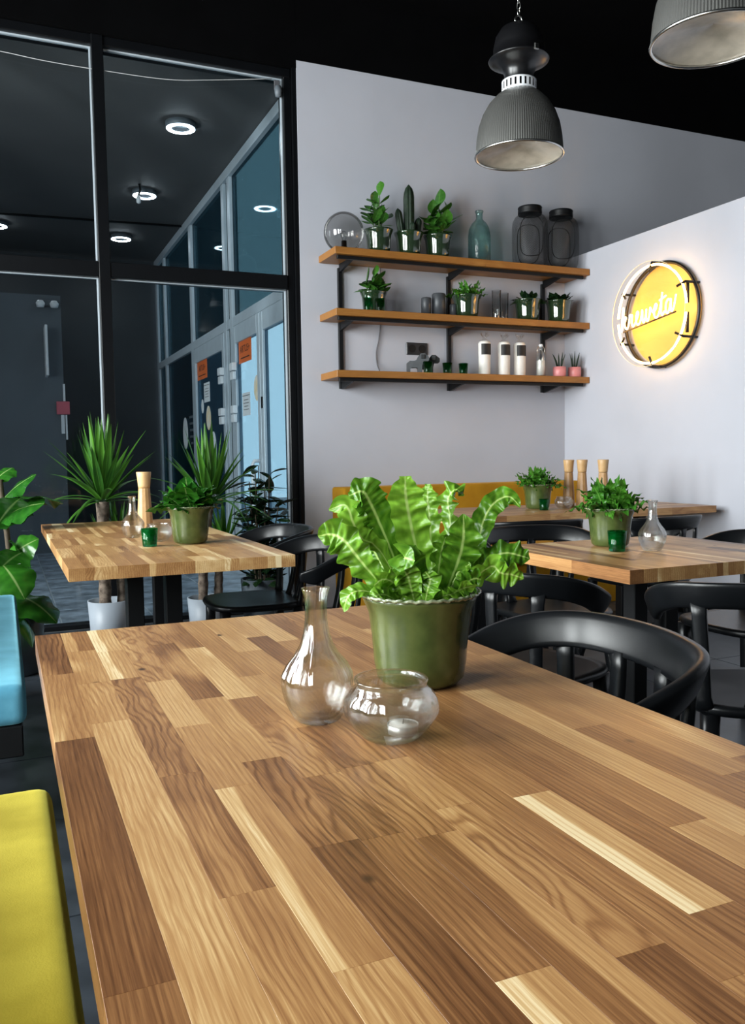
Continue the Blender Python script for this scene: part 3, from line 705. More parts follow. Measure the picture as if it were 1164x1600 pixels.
# ------------------------------------------------------------------ black moulded chairs
def chair_proto():
    t = thing('dining_chair', '', 'chair', (0, 0, 0))
    ctrl = [(-.247, .075, .678), (-.266, .02, .702), (-.272, -.06, .738), (-.245, -.15, .764), (-.165, -.222, .773), (0, -.252, .775),
            (.165, -.222, .773), (.245, -.15, .764), (.272, -.06, .738), (.266, .02, .702), (.247, .075, .678)]
    path = catmull(ctrl, 6); rings = []
    m = len(path)
    for i, p in enumerate(path):
        t0 = path[max(0, i-1)]; t1 = path[min(m-1, i+1)]
        tg = (t1-t0).normalized(); out = Vector((tg.y, -tg.x, 0)).normalized()   # points outward
        upv = Vector((0, 0, 1))
        e = min(i, m-1-i)/6.0
        h = .070*min(1, .45+.55*e) ; w = .028*min(1, .6+.4*e)
        prof = []
        for k in range(14):
            a = 2*PI*k/14
            cx = math.copysign(abs(math.cos(a))**.55, math.cos(a))*w/2; cz = math.copysign(abs(math.sin(a))**.55, math.sin(a))*h/2
            prof.append(p + out*(cx + cz*.38) + upv*(cz - h/2))
        rings.append(prof)
    part('back_rail', MB().loft(rings), M['plastic_black'], t)
    # slats
    for x in (-.205, -.072, .072, .205):
        yb = -.238+(abs(x)/.25)**2*.074
        rr = []
        for k in range(9):
            f = k/8; z = .716-f*(.716-.435)
            y = yb+f*f*.05 if abs(x) < .1 else yb+f*f*.02
            xx = x*(1-.12*f)
            w = .036*(1+.2*max(0, (.12-f)/.12)**2+.5*max(0, (f-.85)/.15)**2); d = .018
            tx = Vector((1, 0, 0)) if abs(x) < .1 else Vector((.86, .5*(1 if x > 0 else -1), 0))
            ny = Vector((-tx.y, tx.x, 0))
            c = Vector((xx, y, z))
            rr.append([c+tx*(sx*w/2)+ny*(sy*d/2) for sx, sy in ((-1, -.6), (-.8, -1), (.8, -1), (1, -.6), (1, .6), (.8, 1), (-.8, 1), (-1, .6))])
        part('slat', MB().loft(rr), M['plastic_black'], t)
    # seat: dished rounded plate
    def sup(rx, ry, z, n=36, cy=0.0):
        return [(rx*math.copysign(abs(math.cos(2*PI*k/n))**.6, math.cos(2*PI*k/n)), cy+ry*math.copysign(abs(math.sin(2*PI*k/n))**.6, math.sin(2*PI*k/n)), z) for k in range(n)]
    sr = [sup(.18, .18, .415), sup(.213, .213, .424), sup(.222, .22, .437), sup(.217, .215, .449), sup(.19, .19, .448), sup(.12, .12, .442), sup(.02, .02, .440)]
    part('seat', MB().loft(sr), M['plastic_black'], t)
    for sx in (-1, 1):
        for sy in (-1, 1):
            rr = []
            for k in range(7):
                f = k/6
                c = Vector((sx*(.165+.05*f*f), sy*(.165+(.055 if sy < 0 else .04)*f*f), .425-f*.4235))
                w = .043-.015*f
                rr.append([c+Vector((a*w/2, b*w/2, 0)) for a, b in ((-1, -.7), (-.7, -1), (.7, -1), (1, -.7), (1, .7), (.7, 1), (-.7, 1), (-1, .7))])
            part('leg', MB().loft(rr), M['plastic_black'], t)
    return t
proto = chair_proto()
CHAIRS = [
 (.835, 1.245, 82, 'black plastic chair nearest the camera, tucked under the foreground table'),
 (1.862, 1.675, -28, 'black slatted chair cut by the right picture edge, back to the camera'),
 (1.45, 2.17, -73, 'black chair behind the big fern, facing the square right table'),
 (2.60, 2.36, 90, 'black chair at the far right side of the square right table'),
 (2.09, 2.93, 182, 'black chair behind the square right table, facing the camera'),
 (3.03, 3.47, 2, 'black slatted chair seen against the sign wall before the back table'),
 (2.40, 3.62, -4, 'black chair pushed in front of the back table, left of its twin'),
 (1.03, 3.12, 92, 'nearer black chair at the long window table'),
 (1.035, 3.76, 88, 'farther black chair at the long window table'),
]
for i, (x, y, a, lab) in enumerate(CHAIRS):
    c = proto if i == 0 else copy_tree(proto)
    c.location = (x, y, 0.0005); c.rotation_euler = (0, 0, R_(a)); c['label'] = lab; c['group'] = 'black slatted chairs'

# ------------------------------------------------------------------ leaves
def leaf_surface(path, wfun, side, ruffle=0.0, rfreq=7.0, cup=0.0, nw=8, phase=0.0, crinkle=0.0):
    """path: list of Vector; side(i, T) gives the width direction"""
    mb = MB(); mb.uv = []
    m = len(path); n = nw+1; vs = []; L = 0.0
    for i, p in enumerate(path):
        a = path[max(0, i-1)]; b = path[min(m-1, i+1)]
        T = (b-a).normalized(); S = side(i, T).normalized(); S = (S-T*S.dot(T)).normalized(); Nn = T.cross(S)
        f = i/(m-1); w = wfun(f)
        if i: L += (p-path[i-1]).length
        for k in range(n):
            u = k/nw*2-1
            ph = phase+(0.9 if u > 0 else 0.0)
            off = ruffle*w*abs(u)**1.6*math.sin(2*PI*rfreq*f+ph) + cup*w*u*u + crinkle*w*min(1, abs(u)*2.5)*math.sin(2*PI*rfreq*2.1*f-abs(u)*2.0+phase*2)
            sq = 1+.06*abs(u)*math.sin(2*PI*rfreq*f+ph+1.3)*(1 if ruffle else 0)
            vs.append(p+S*(w*u*sq)+Nn*off); mb.uv.append(((u+1)/2, f))
    fs = [(i*n+k, i*n+k+1, (i+1)*n+k+1, (i+1)*n+k) for i in range(m-1) for k in range(nw)]
    mb.add(vs, fs, True)
    return mb
def blade(length, width, droop=0.2, shape='lance', ruffle=0, rfreq=6, cup=.25, n=12, nw=4, phase=0, lift=0.0):
    """leaf along +Y with its face up (+Z)"""
    pts = [Vector((0, length*f*(1-.25*abs(droop)*f), length*(lift*f-droop*f*f))) for f in [i/n for i in range(n+1)]]
    if shape == 'lance': wf = lambda f: width/2*max(.03, min(1, f/.18+.25)*(1-f)**.75*1.25)
    elif shape == 'oval': wf = lambda f: width/2*max(.04, (math.sin(PI*min(1, max(0, (f-.08)/.92))**.9))**.7 if f > .08 else .04)
    elif shape == 'sword': wf = lambda f: width/2*max(.02, min(1, .55+f*1.5)*(1-f**2.2))
    elif shape == 'spoon': wf = lambda f: width/2*max(.05, (f**.7)*(1-f**6))
    elif shape == 'fiddle': wf = lambda f: width/2*max(.03, (.35+.75*math.sin(PI*min(1, f)**1.4)) * min(1, f/.10) * min(1, (1-f)/.10)**.6) if f > .12 else width/2*.04
    return leaf_surface(pts, wf, lambda i, T: Vector((1, 0, 0)), ruffle, rfreq, cup, nw, phase)
def place_leaf(parent, me, mat, pos, az, el, roll=0.0, sc=1.0, name='leaf'):
    mt = Matrix.Translation(pos) @ Matrix.Rotation(az, 4, 'Z') @ Matrix.Rotation(el, 4, 'X') @ Matrix.Rotation(roll, 4, 'Y') @ Matrix.Scale(sc, 4)
    return link(name, me, mat, parent, mtx=mt)

# ------------------------------------------------------------------ pots
def green_pot(t, r=.091, h=.14, rim=True, mat='pot_green'):
    def sc(a, z, rr): return 1.0
    prof = [(.002, .0005), (r*.58, .0005), (r*.66, .004), (r*.73, h*.08), (r*.775, h*.25), (r*.81, h*.55), (r*.86, h*.80), (r*.95, h*.94), (r, h), (r*.965, h*.998), (r*.90, h*.93), (r*.82, h*.80), (r*.002, h*.78)]
    pot = part('pot', MB().lathe(prof, 56), M[mat], t)
    if rim:
        n = 132; rings = []
        for (dr, dz) in ((-.004, -.002), (.0, -.004), (.0020, -.001), (.0006, .0012), (-.003, .0012)):
            ring = []
            for k in range(n):
                a = 2*PI*k/n; s = abs(math.sin(a*18))
                ring.append(((r+dr*(.6+.5*s)+.0012*s)*math.cos(a), (r+dr*(.6+.5*s)+.0012*s)*math.sin(a), h+dz+.0026*s))
            rings.append(ring)
        part('rim', MB().loft(rings, True, False, False, loop=True), M['pot_rim'], pot)
    part('soil', MB().lathe([(.001, h*.86), (r*.4, h*.87), (r*.85, h*.845)], 28), M['soil'], pot)
    return t

# ------------------------------------------------------------------ the big fern on the near table
def front_to_center(px, py, z, r):
    p = onz(px, py, z); d = Vector((p.x, p.y, 0)).normalized(); return Vector((p.x+d.x*r, p.y+d.y*r, z))
pc = front_to_center(657, 1081, ZT, .058)
PF = thing('potted_fern', 'large bright green crinkled fern in olive pot on the foreground table', 'potted plant', pc)
green_pot(PF, .0915, .139)
D0 = (pc-CAM).dot(_f)
random.seed(3)
def fern_leaf(pts, wpx, turn=0.0, ruffle=.38, rfreq=6.5, cup=.12, tipw=.12, phase=0.0, base=.42, tail=None):
    ctrl = [atd(x, y, D0+o) for (x, y, o) in pts]
    path = catmull(ctrl, 14)
    path = [p-pc for p in path]
    w = wpx*.90/FPX*D0/2
    def wf(f):
        s = base+(1-base)*min(1, f/.45)
        e = 1.0 if f < .72 else max(tipw, math.cos((f-.72)/.28*PI/2)**.75)
        return w*s*e
    vd = (pc+Vector((0, 0, .2))-CAM).normalized()
    def side(i, T):
        s = T.cross(vd)
        if s.length < .25: s = s+_r*.5
        s.normalize()
        a = turn if not tail else turn+tail*(i/len(path))**2
        return Matrix.Rotation(a, 3, T) @ s
    mb = leaf_surface(path, wf, side, ruffle, rfreq, cup, 12, phase, .10)
    part('leaf', mb, M['fern'], PF)
#            points (px, py, depth offset)                                                   width
fern_leaf([(662, 938, .01), (655, 880, .0), (642, 820, -.01), (634, 775, -.012), (633, 744, -.01)], 62, .15, .30, 6.5, tipw=.35)
fern_leaf([(678, 938, .02), (674, 880, .025), (672, 820, .02), (668, 780, .02), (669, 756, .02)], 44, -.5, .35, 7, tipw=.25)
fern_leaf([(690, 938, .03), (700, 870, .045), (703, 815, .05), (700, 780, .05), (712, 765, .045), (724, 775, .04)], 46, -.9, .35, 7)
fern_leaf([(640, 938, .01), (615, 870, .01), (592, 815, .01), (578, 785, .0), (566, 768, -.01), (545, 775, -.01)], 62, .35, .22, 7, tipw=.2)
fern_leaf([(630, 938, -.0), (606, 880, -.02), (583, 850, -.02), (566, 842, -.01), (553, 820, -.01), (540, 790, .0), (514, 797, .01)], 48, .9, .30, 4.5, tail=-1.1)
fern_leaf([(622, 938, -.01), (588, 905, -.03), (560, 872, -.04), (538, 845, -.04), (518, 835, -.03), (497, 838, -.02)], 58, -.3, .40, 6.5, tipw=.08)
fern_leaf([(610, 936, -.02), (580, 925, -.045), (556, 924, -.055), (542, 935, -.055), (538, 956, -.05)], 30, .6, .15, 3, tipw=.1)
fern_leaf([(690, 938, -.01), (705, 905, -.02), (718, 870, -.02), (724, 840, -.015), (724, 803, -.01)], 60, .25, .40, 5.5, tipw=.06)
fern_leaf([(700, 938, .01), (726, 890, .02), (746, 850, .03), (756, 812, .03), (772, 786, .03), (795, 776, .02), (813, 792, .02)], 40, -.6, .35, 6, tail=1.4)
fern_leaf([(708, 938, -.01), (740, 905, -.02), (768, 885, -.03), (782, 895, -.04), (800, 898, -.04), (818, 904, -.04)], 46, .6, .40, 6, tipw=.06)
fern_leaf([(712, 938, .02), (745, 893, .02), (766, 872, .02), (790, 864, .015), (812, 868, .01), (828, 873, .01)], 44, -.5, .35, 5.5, tipw=.06)
fern_leaf([(672, 940, -.03), (690, 932, -.05), (706, 928, -.06), (722, 920, -.065), (745, 914, -.06)], 36, .9, .40, 4.5, tipw=.1)
fern_leaf([(655, 940, -.02), (650, 905, -.035), (642, 882, -.05), (632, 872, -.065), (648, 876, -.085)], 54, .1, .30, 4, tipw=.25)
fern_leaf([(648, 942, -.03), (642, 918, -.05), (636, 898, -.06), (622, 886, -.07)], 46, -.2, .40, 4.5, tipw=.2)
fern_leaf([(660, 940, .04), (650, 880, .055), (612, 830, .06), (600, 800, .06)], 46, .5, .35, 6)
fern_leaf([(680, 940, .0), (684, 900, .0), (690, 860, .01), (698, 835, .01)], 46, .8, .4, 5)
fern_leaf([(640, 940, -.02), (622, 915, -.03), (600, 905, -.05), (584, 915, -.06)], 40, -.7, .4, 4.5)
fern_leaf([(705, 940, -.03), (722, 918, -.045), (738, 905, -.05), (752, 905, -.05)], 40, .5, .45, 4.5)
fern_leaf([(636, 940, .03), (605, 895, .045), (588, 868, .05), (580, 850, .05)], 44, -.4, .35, 5)
fern_leaf([(664, 942, -.04), (668, 922, -.055), (672, 905, -.06), (664, 893, -.065)], 40, -.4, .4, 4)
fern_leaf([(625, 942, -.02), (604, 930, -.04), (590, 930, -.055), (582, 938, -.06)], 30, .5, .3, 3.5)
fern_leaf([(690, 942, -.02), (706, 915, -.02), (715, 895, -.02), (735, 880, -.02)], 40, -.7, .4, 5)

# ------------------------------------------------------------------ glassware
def carafe(t, s=1.0, mat='glass', n=64):
    out = [(.0015, .0005), (.024, .0005), (.030, .004), (.037, .016), (.0435, .032), (.0465, .048), (.0452, .061), (.0385, .075), (.0285, .088), (.0208, .101), (.0166, .115), (.0144, .132), (.0138, .152), (.0145, .162), (.0175, .171), (.0185, .1735)]
    inn = [(.0165, .1725), (.0125, .161), (.0116, .152), (.0122, .132), (.0143, .115), (.0184, .101), (.0262, .088), (.0362, .075), (.0428, .061), (.0442, .048), (.0412, .032), (.0345, .017), (.026, .008), (.0015, .0065)]
    def rib(a, z, r):
        zz = z/s
        if zz < .040 or zz > .135: return 1
        k = min(1, (zz-.040)/.02)*min(1, (.135-zz)/.04)
        return 1+.045*k*math.cos(14*a+zz*38)
    def rib2(a, z, r): return 1
    m = MB(); prof = [(r*s, z*s) for r, z in out]
    m.lathe(prof, n, rmod=rib); o = len(m.v)
    m.lathe([(r*s, z*s) for r, z in inn], n, rmod=rib2)
    k = o-n
    for i in range(n): m.f.append((k+i, k+(i+1) % n, o+(i+1) % n, o+i)); m.sm.append(True)
    return part('glass_body', m, M[mat], t)
def bowl(t, s=1.0, mat='glass', n=72):
    out = [(.0015, .0005), (.030, .0005), (.036, .0035), (.048, .016), (.0565, .031), (.0582, .040), (.0562, .051), (.0500, .061), (.0448, .066), (.0438, .0685), (.0452, .071), (.0462, .0735), (.0452, .0755)]
    inn = [(.0432, .0752), (.0418, .071), (.0420, .066), (.0470, .0595), (.0532, .050), (.0552, .040), (.0535, .031), (.0452, .0175), (.034, .008), (.0015, .006)]
    def rib(a, z, r):
        zz = z/s
        if zz < .022 or zz > .062: return 1
        k = min(1, (zz-.022)/.012)*min(1, (.062-zz)/.012)
        return 1+.035*k*math.cos(13*a+zz*30)
    m = MB(); m.lathe([(r*s, z*s) for r, z in out], n, rmod=rib); o = len(m.v)
    m.lathe([(r*s, z*s) for r, z in inn], n)
    k = o-n
    for i in range(n): m.f.append((k+i, k+(i+1) % n, o+(i+1) % n, o+i)); m.sm.append(True)
    return part('glass_body', m, M[mat], t)
cc = front_to_center(497, 1136, ZT, .027)
tc_ = thing('glass_carafe', 'clear swirled glass carafe on the foreground table', 'carafe', cc); carafe(tc_, 1.02)
bc = front_to_center(612, 1168, ZT, .036)
tb_ = thing('glass_bowl', 'round clear glass bowl beside the carafe on the foreground table', 'bowl', bc); bowl(tb_, 1.0)
tl = thing('tealight_candle', 'small white tealight lying inside the round glass bowl', 'candle', (bc.x+.012, bc.y-.008, ZT+.0068))
part('cup', MB().lathe([(.001, .0002), (.0185, .0002), (.0195, .012), (.0188, .012), (.018, .003)], 28), M['alu_cup'], tl)
wx = part('wax', MB().lathe([(.017, .0035), (.0178, .011), (.001, .0115)], 28, cap0=True), M['wax_white'], tl)
part('wick', MB().tube([(0, 0, .0112), (.0008, 0, .017)], .0007, 6), M['ink'], wx)

# green glass candle holders
def candle_glass(x, y, z, label, s=1.0):
    t = thing('candle_glass', label, 'candle holder', (x, y, z), 0, 'green glass candle holders')
    m = MB(); n = 32
    m.lathe([(.001, .0005), (.026*s, .0005), (.0275*s, .004), (.033*s, .072*s), (.0315*s, .072*s), (.0265*s, .009), (.001, .008)], n)
    part('glass', m, M['glass_green'], t)
    part('wax', MB().lathe([(.001, .0085), (.0255*s, .0095), (.0295*s, .052*s), (.001, .053*s)], n), M['wax_green'], t)
    return t
p = onz(234, 855, ZT); candle_glass(p.x+.005, p.y+.03, ZT, 'green candle glass on the long window table')
p = onz(968, 863, ZT); candle_glass(p.x+.012, p.y+.028, ZT, 'green candle glass on the square right table')
p = onz(848, 797, ZT); candle_glass(p.x-.005, p.y-.02, ZT, 'green candle glass on the back table', .95)
# small carafes and bowls
p = front_to_center(208, 841, ZT, .026)
t = thing('glass_carafe', 'clear glass carafe on the long window table', 'carafe', p); carafe(t, 1.06, 'glass_far', 42)
p = front_to_center(1019, 862, ZT, .026)
t = thing('glass_carafe', 'clear glass carafe on the square right table', 'carafe', p); carafe(t, 1.02, 'glass_far', 56)
p = front_to_center(248, 847, ZT, .036)
t = thing('glass_bowl', 'round glass bowl behind green candle on the long window table', 'bowl', p); bowl(t, 1.0, 'glass_far', 52)
p = front_to_center(881, 795.5, ZT, .036)
t = thing('glass_bowl', 'round glass bowl before the wooden mills on the back table', 'bowl', p); bowl(t, 1.0, 'glass_far', 52)
# mills
def mill(x, y, label, h=.29, tone=.55, rz=0):
    t = thing('pepper_mill', label, 'pepper mill', (x, y, ZT), rz, 'wooden pepper mills')
    def r8(a, z, r): return 1.0
    s = h/.29
    a = part('body', MB().lathe([(.001, .0005), (.036, .0005), (.037, .004*s), (.0365, .03*s), (.0345, .09*s), (.030, .15*s), (.0275, .195*s), (.027, .2115*s), (.001, .2115*s)], 12, smooth=False), M['mill_wood'], t)
    b = part('head', MB().lathe([(.001, .2125*s), (.0265, .2125*s), (.028, .225*s), (.0315, .262*s), (.0345, .286*s), (.033, .290*s), (.001, .290*s)], 24), M['mill_wood'], t)
    for o, k in ((a, 0), (b, .22)):
        o['tone'] = tone+k; o['seed'] = random.uniform(0, 30); o['sap'] = 0.0; o['fig'] = .1
p = onz(229, 832, ZT); mill(p.x, p.y+.03, 'pale wooden mill on the long window table', .285, .62)
for (px, py, lab, tn) in ((889, 793, 'leftmost of the three wooden mills on the back table', .42), (910, 793.5, 'middle one of the three wooden mills on the back table', .45), (943, 795, 'rightmost of the three wooden mills, behind the fern on the right table', .5)):
    p = onz(px, py, ZT); mill(p.x+.02, p.y+.03, lab, .30, tn)

# ------------------------------------------------------------------ smaller pot plants on the tables
FERN_SMALL = [blade(.115, .052, dr, 'lance', .55, 4.5, .15, 18, 6, ph, li).mesh('leaf') for dr, ph, li in ((.25, 0, .1), (.5, 1, .25), (.1, 2, .0), (.75, 3, .35))]
def bushy(t, n, r0, zb, spread, mat, meshes, smin=.7, smax=1.1, elmin=25, elmax=85):
    for k in range(n):
        az = 2*PI*k*.381966+random.uniform(-.3, .3); f = (k+.5)/n
        el = R_(elmax-(elmax-elmin)*f+random.uniform(-8, 8))
        rr = r0*math.sqrt(f)*.7
        place_leaf(t, random.choice(meshes), M[mat], (-math.sin(az)*rr, math.cos(az)*rr, zb), az, el, random.uniform(-.5, .5), random.uniform(smin, smax))
p = front_to_center(953, 856, ZT, .06)
t = thing('potted_fern', 'crinkled fern in olive pot on the square right table', 'potted plant', p); green_pot(t, .092, .140); bushy(t, 44, .065, .118, 1, 'fern2', FERN_SMALL, .85, 1.4, 25, 88)
p = front_to_center(840, 796, ZT, .06)
t = thing('potted_fern', 'crinkled fern in olive pot on the back table', 'potted plant', p); green_pot(t, .098, .150); bushy(t, 42, .07, .128, 1, 'fern2', FERN_SMALL, .9, 1.45, 25, 88)
PEP = [blade(.11, .075, dr, 'oval', .22, 4, .2, 10, 6, ph, .15).mesh('leaf') for dr, ph in ((.35, 0), (.6, 1), (.2, 2))]
p = front_to_center(298, 851, ZT, .06)
t = thing('potted_plant', 'dark leafy plant in olive pot on the long window table', 'potted plant', p); green_pot(t, .093, .150); bushy(t, 44, .06, .140, 1, 'ficus', PEP, .75, 1.35, 15, 86)

# ------------------------------------------------------------------ wall shelf
SH = thing('wall_shelf', 'three tier wooden wall shelf on black steel uprights', 'shelf', (0, 0, 0))
SZ = [2.500, 2.091, 1.677]; SX0, SX1, SY0 = 2.103, 4.200, 5.377
for z in SZ:
    o = part('shelf_board', MB().cbox(-(SX1-SX0)/2, (SX1-SX0)/2, -(W_Y-.001-SY0)/2, (W_Y-.001-SY0)/2, -.047, 0, .002), M['shelf_wood'], SH, ((SX0+SX1)/2, (SY0+W_Y-.001)/2, z))
    o['tone'] = .5; o['seed'] = z*7; o['sap'] = 0.0; o['fig'] = .1
    # grain runs along the board: rotate the local frame
    for v in o.data.vertices: v.co = Vector((v.co.y, -v.co.x, v.co.z))
    o.rotation_euler = (0, 0, R_(90))
    part('support_rail', MB().cbox(SX0+.03, SX1-.03, SY0+.035, SY0+.06, z-.0705, z-.0475, .002), M['steel_black'], SH)
for x in (2.255, 3.135, 3.985):
    part('upright', MB().cbox(x-.016, x+.016, W_Y-.022, W_Y-.0005, 1.575, 2.428, .002), M['steel_black'], SH)
    for z in SZ:
        part('bracket', MB().prism([(SY0+.061, z-.048), (W_Y-.0225, z-.048), (W_Y-.0225, z-.105), (W_Y-.06, z-.100), (SY0+.061, z-.062)], 'x', x-.009, x+.009), M['steel_black'], SH)
def shx(px, py, Y): return ony(px, py, Y).x
YS = 5.50
# globe lamp
g = thing('globe_lamp', 'smoked glass globe lamp at the left end of the top shelf', 'lamp', (2.225, 5.52, SZ[0]))
n = 18; prof = []
for k in range(n+1):
    a = R_(-68)+R_(158)*k/n
    prof.append((max(.001, .140*math.cos(a)), .131+.140*math.sin(a)))
part('globe', MB().lathe(prof, 48), M['glass_smoke'], g)
part('base', MB().lathe([(.001, .0005), (.05, .0005), (.05, .012), (.02, .016), (.019, .075), (.001, .076)], 28), M['lamp_black'], g)
part('bulb', MB().lathe([(.010, .077), (.014, .085), (.024, .11), (.024, .125), (.015, .14), (.001, .144)], 24), M['glass_far'], g)
cb = [ony(594, 415, 5.69), ony(594, 440, 5.69), ony(594, 470, 5.69), ony(594.5, 505, 5.69), ony(592, 530, 5.69), ony(588, 550, 5.69), ony(589, 568, 5.69), ony(593, 579, 5.66)]
tag(part('power_cable', MB().tube(catmull(cb, 6), .0045, 6), M['wire_grey'], None), 'thin grey cable hanging down the wall behind the shelves', 'cable')
so = thing('wall_socket', 'black double wall socket behind the animal figures', 'socket', (2.866, W_Y-.0005, 1.882))
part('plate', MB().cbox(-.088, .088, -.012, 0, -.045, .045, .004), M['lamp_black'], so)
for x in (-.042, .042): part('outlet', MB().lathe([(.030, 0), (.030, -.002), (.026, -.006), (.001, -.006)], 24).mesh and MB().prism([(x+.03*math.cos(2*PI*k/20), .03*math.sin(2*PI*k/20)) for k in range(20)], 'y', -.0145, -.0122), M['steel_black'], so)

# shiny pots with plants
LE_JADE = [blade(.105, .085, dr, 'spoon', 0, 5, .2, 8, 4, 0, .1).mesh('leaf') for dr in (.1, .3, -.1)]
LE_OVAL = [blade(.11, .074, dr, 'oval', 0, 5, .25, 8, 4, 0, .15).mesh('leaf') for dr in (.25, .5, .1)]
LE_DARK = [blade(.10, .062, dr, 'oval', .1, 4, .2, 8, 4, 0, .2).mesh('leaf') for dr in (.4, .7, .2)]
def stems(t, specs, zb, mat_stem, leaf, mat, lsc=1.0, per=5):
    for (az, lean, h) in specs:
        top = Vector((-math.sin(az)*lean, math.cos(az)*lean, zb+h)); base = Vector((-math.sin(az)*.02, math.cos(az)*.02, zb-.02))
        mid = (base+top)/2+Vector((-math.sin(az)*lean*.15, math.cos(az)*lean*.15, 0))*-1
        path = catmull([base, mid, top], 5)
        part('stem', MB().tube(path, [.006-.003*i/len(path) for i in range(len(path))], 6), M[mat_stem], t)
        for k in range(per):
            f = .35+.65*(k+1)/per
            q = path[min(len(path)-1, int(f*(len(path)-1)))]
            for s in ((1,) if k == per-1 else (0, 1)):
                place_leaf(t, random.choice(leaf), M[mat], q, az+k*1.9+s*PI+random.uniform(-.3, .3), R_(random.uniform(15, 45)) if k < per-1 else R_(75), random.uniform(-.3, .3), lsc*random.uniform(.75, 1.1))
def shiny_pot(name, label, px, tier, r, h, Y=YS, z=None):
    x = shx(px, (385, 480, 575)[tier], Y)
    t = thing(name, label, 'potted plant', (x, Y, SZ[tier]), 0, 'shiny dark green pots on the shelves')
    return green_pot(t, r, h, False, 'pot_mirror')
random.seed(15)
a = shiny_pot('potted_jade', 'round leaved jade plant next to the globe lamp on the top shelf', 591.5, 0, .105, .165)
stems(a, [(.3, .05, .20), (1.7, .08, .13), (3.0, .04, .25), (4.6, .035, .13), (5.9, .04, .15)], .14, 'stem', LE_JADE, 'jade', 1.08, 4)
a = shiny_pot('potted_cactus', 'tall dark ribbed cactus in the middle pot of the top shelf', 638.5, 0, .108, .165)
for (dx, dy, h, r, tilt) in ((.005, 0, .37, .036, 0), (-.052, .0, .20, .024, -.16), (.062, .0, .15, .024, .14), (.0, -.05, .10, .02, .1)):
    pr = [(.001, -.03)] + [(r*(.75+.25*min(1, f*4))*(1 if f < .75 else max(.05, math.cos((f-.75)/.25*PI/2)**.6)), f*h) for f in [i/12 for i in range(13)]]
    o = part('cactus_arm', MB().lathe(pr, 32, rmod=lambda aa, z, rr: 1+.13*math.cos(8*aa)), M['cactus'], a, (dx, dy, .135))
    o.rotation_euler = (0, tilt, 0)
a = shiny_pot('potted_jade', 'bushy oval leaved plant in the right pot of the top shelf', 684, 0, .108, .165)
stems(a, [(.2, .05, .18), (1.5, .06, .14), (2.9, .04, .22), (4.2, .09, .17), (5.2, .06, .13), (2.2, .06, .08)], .14, 'stem', LE_OVAL, 'jade', 1.2, 4)
a = shiny_pot('potted_plant', 'dark leaved plant at the left end of the middle shelf', 584, 1, .100, .155, 5.56)
stems(a, [(2.9, .03, .13), (1.5, .06, .07), (3.3, .05, .06), (4.4, .06, .07)], .13, 'stem', LE_OVAL, 'dark_leaf', 1.15, 4)
a = shiny_pot('potted_fern', 'crinkled fern in a dark green pot on the middle shelf', 729, 1, .112, .165)
bushy(a, 30, .06, .14, 1, 'fern2', FERN_SMALL, 1.0, 1.4, 20, 88)
a = shiny_pot('potted_plant', 'dark low leafy plant left of the shelf upright on the middle shelf', 824, 1, .110, .165)
bushy(a, 24, .06, .15, 1, 'dark_leaf', LE_DARK, .85, 1.15, 10, 72)
a = shiny_pot('potted_plant', 'dark low leafy plant in the rightmost pot of the middle shelf', 873, 1, .105, .165, 5.46)
bushy(a, 24, .06, .15, 1, 'dark_leaf', LE_DARK, .85, 1.15, 10, 72)

# bottles, lanterns, candles, tumblers
def lathe_glass(t, out, inn, mat, n=36, rmod=None, name='glass_body'):
    m = MB(); m.lathe(out, n, rmod=rmod); o = len(m.v); m.lathe(inn, n, rmod=rmod); k = o-n
    for i in range(n): m.f.append((k+i, k+(i+1) % n, o+(i+1) % n, o+i)); m.sm.append(True)
    return part(name, m, M[mat], t)
t = thing('glass_bottle', 'teal tinted glass bottle on the top shelf', 'bottle', (shx(749, 380, 5.52), 5.52, SZ[0]))
lathe_glass(t, [(.001, .0005), (.078, .0005), (.083, .01), (.084, .20), (.076, .255), (.055, .295), (.030, .318), (.024, .332), (.026, .365), (.032, .378), (.031, .385)],
            [(.025, .384), (.019, .365), (.018, .332), (.025, .312), (.05, .288), (.071, .25), (.079, .198), (.078, .015), (.001, .010)], 'glass_teal', rmod=lambda a, z, r: 1+.02*math.sin(5*a+z*30))
def lantern(px, label, sc=1.0):
    t = thing('wire_lantern', label, 'lantern', (shx(px, 375, 5.53), 5.53, SZ[0]), R_(-28), 'black wire mesh lanterns')
    R0 = .136
    prof = [(.085, .002), (.115, .012), (.131, .05), (R0, .12), (R0, .30), (.131, .35), (.112, .385), (.088, .402), (.082, .410)]
    m = MB(); n = 64; m.uv = []
    m.lathe(prof, n)
    for (r, z) in prof:
        for k in range(n): m.uv.append((k/n*1.0, z*1.25))
    mbd = part('mesh_body', m, M['wire_mesh'], t)
    part('base', MB().lathe([(.001, .0005), (.088, .0005), (.09, .004), (.001, .005)], 40), M['steel_black'], t)
    part('neck_ring', MB().lathe([(.080, .405), (.089, .402), (.091, .418), (.089, .443), (.092, .452), (.088, .460), (.080, .458), (.080, .405)], 48), M['steel_black'], t)
    # oval window outline on the front and back
    for s in (-1, 1):
        pts = []
        for k in range(40):
            a = 2*PI*k/40
            u = .090*math.copysign(abs(math.cos(a))**.75, math.cos(a)); v = .148*math.copysign(abs(math.sin(a))**.55, math.sin(a))
            zz = .215+v; rr = R0+.002
            if zz > .30: rr = R0-(zz-.30)**2*3+.002
            ang = u/R0 - PI/2*s
            pts.append((rr*math.cos(ang), rr*math.sin(ang), zz))
        part('window_ring', MB().tube(pts, .0035, 6, loop=True), M['steel_black'], mbd)
lantern(828, 'left black wire mesh lantern on the top shelf')
lantern(876.5, 'right black wire mesh lantern on the top shelf, nearest the corner')
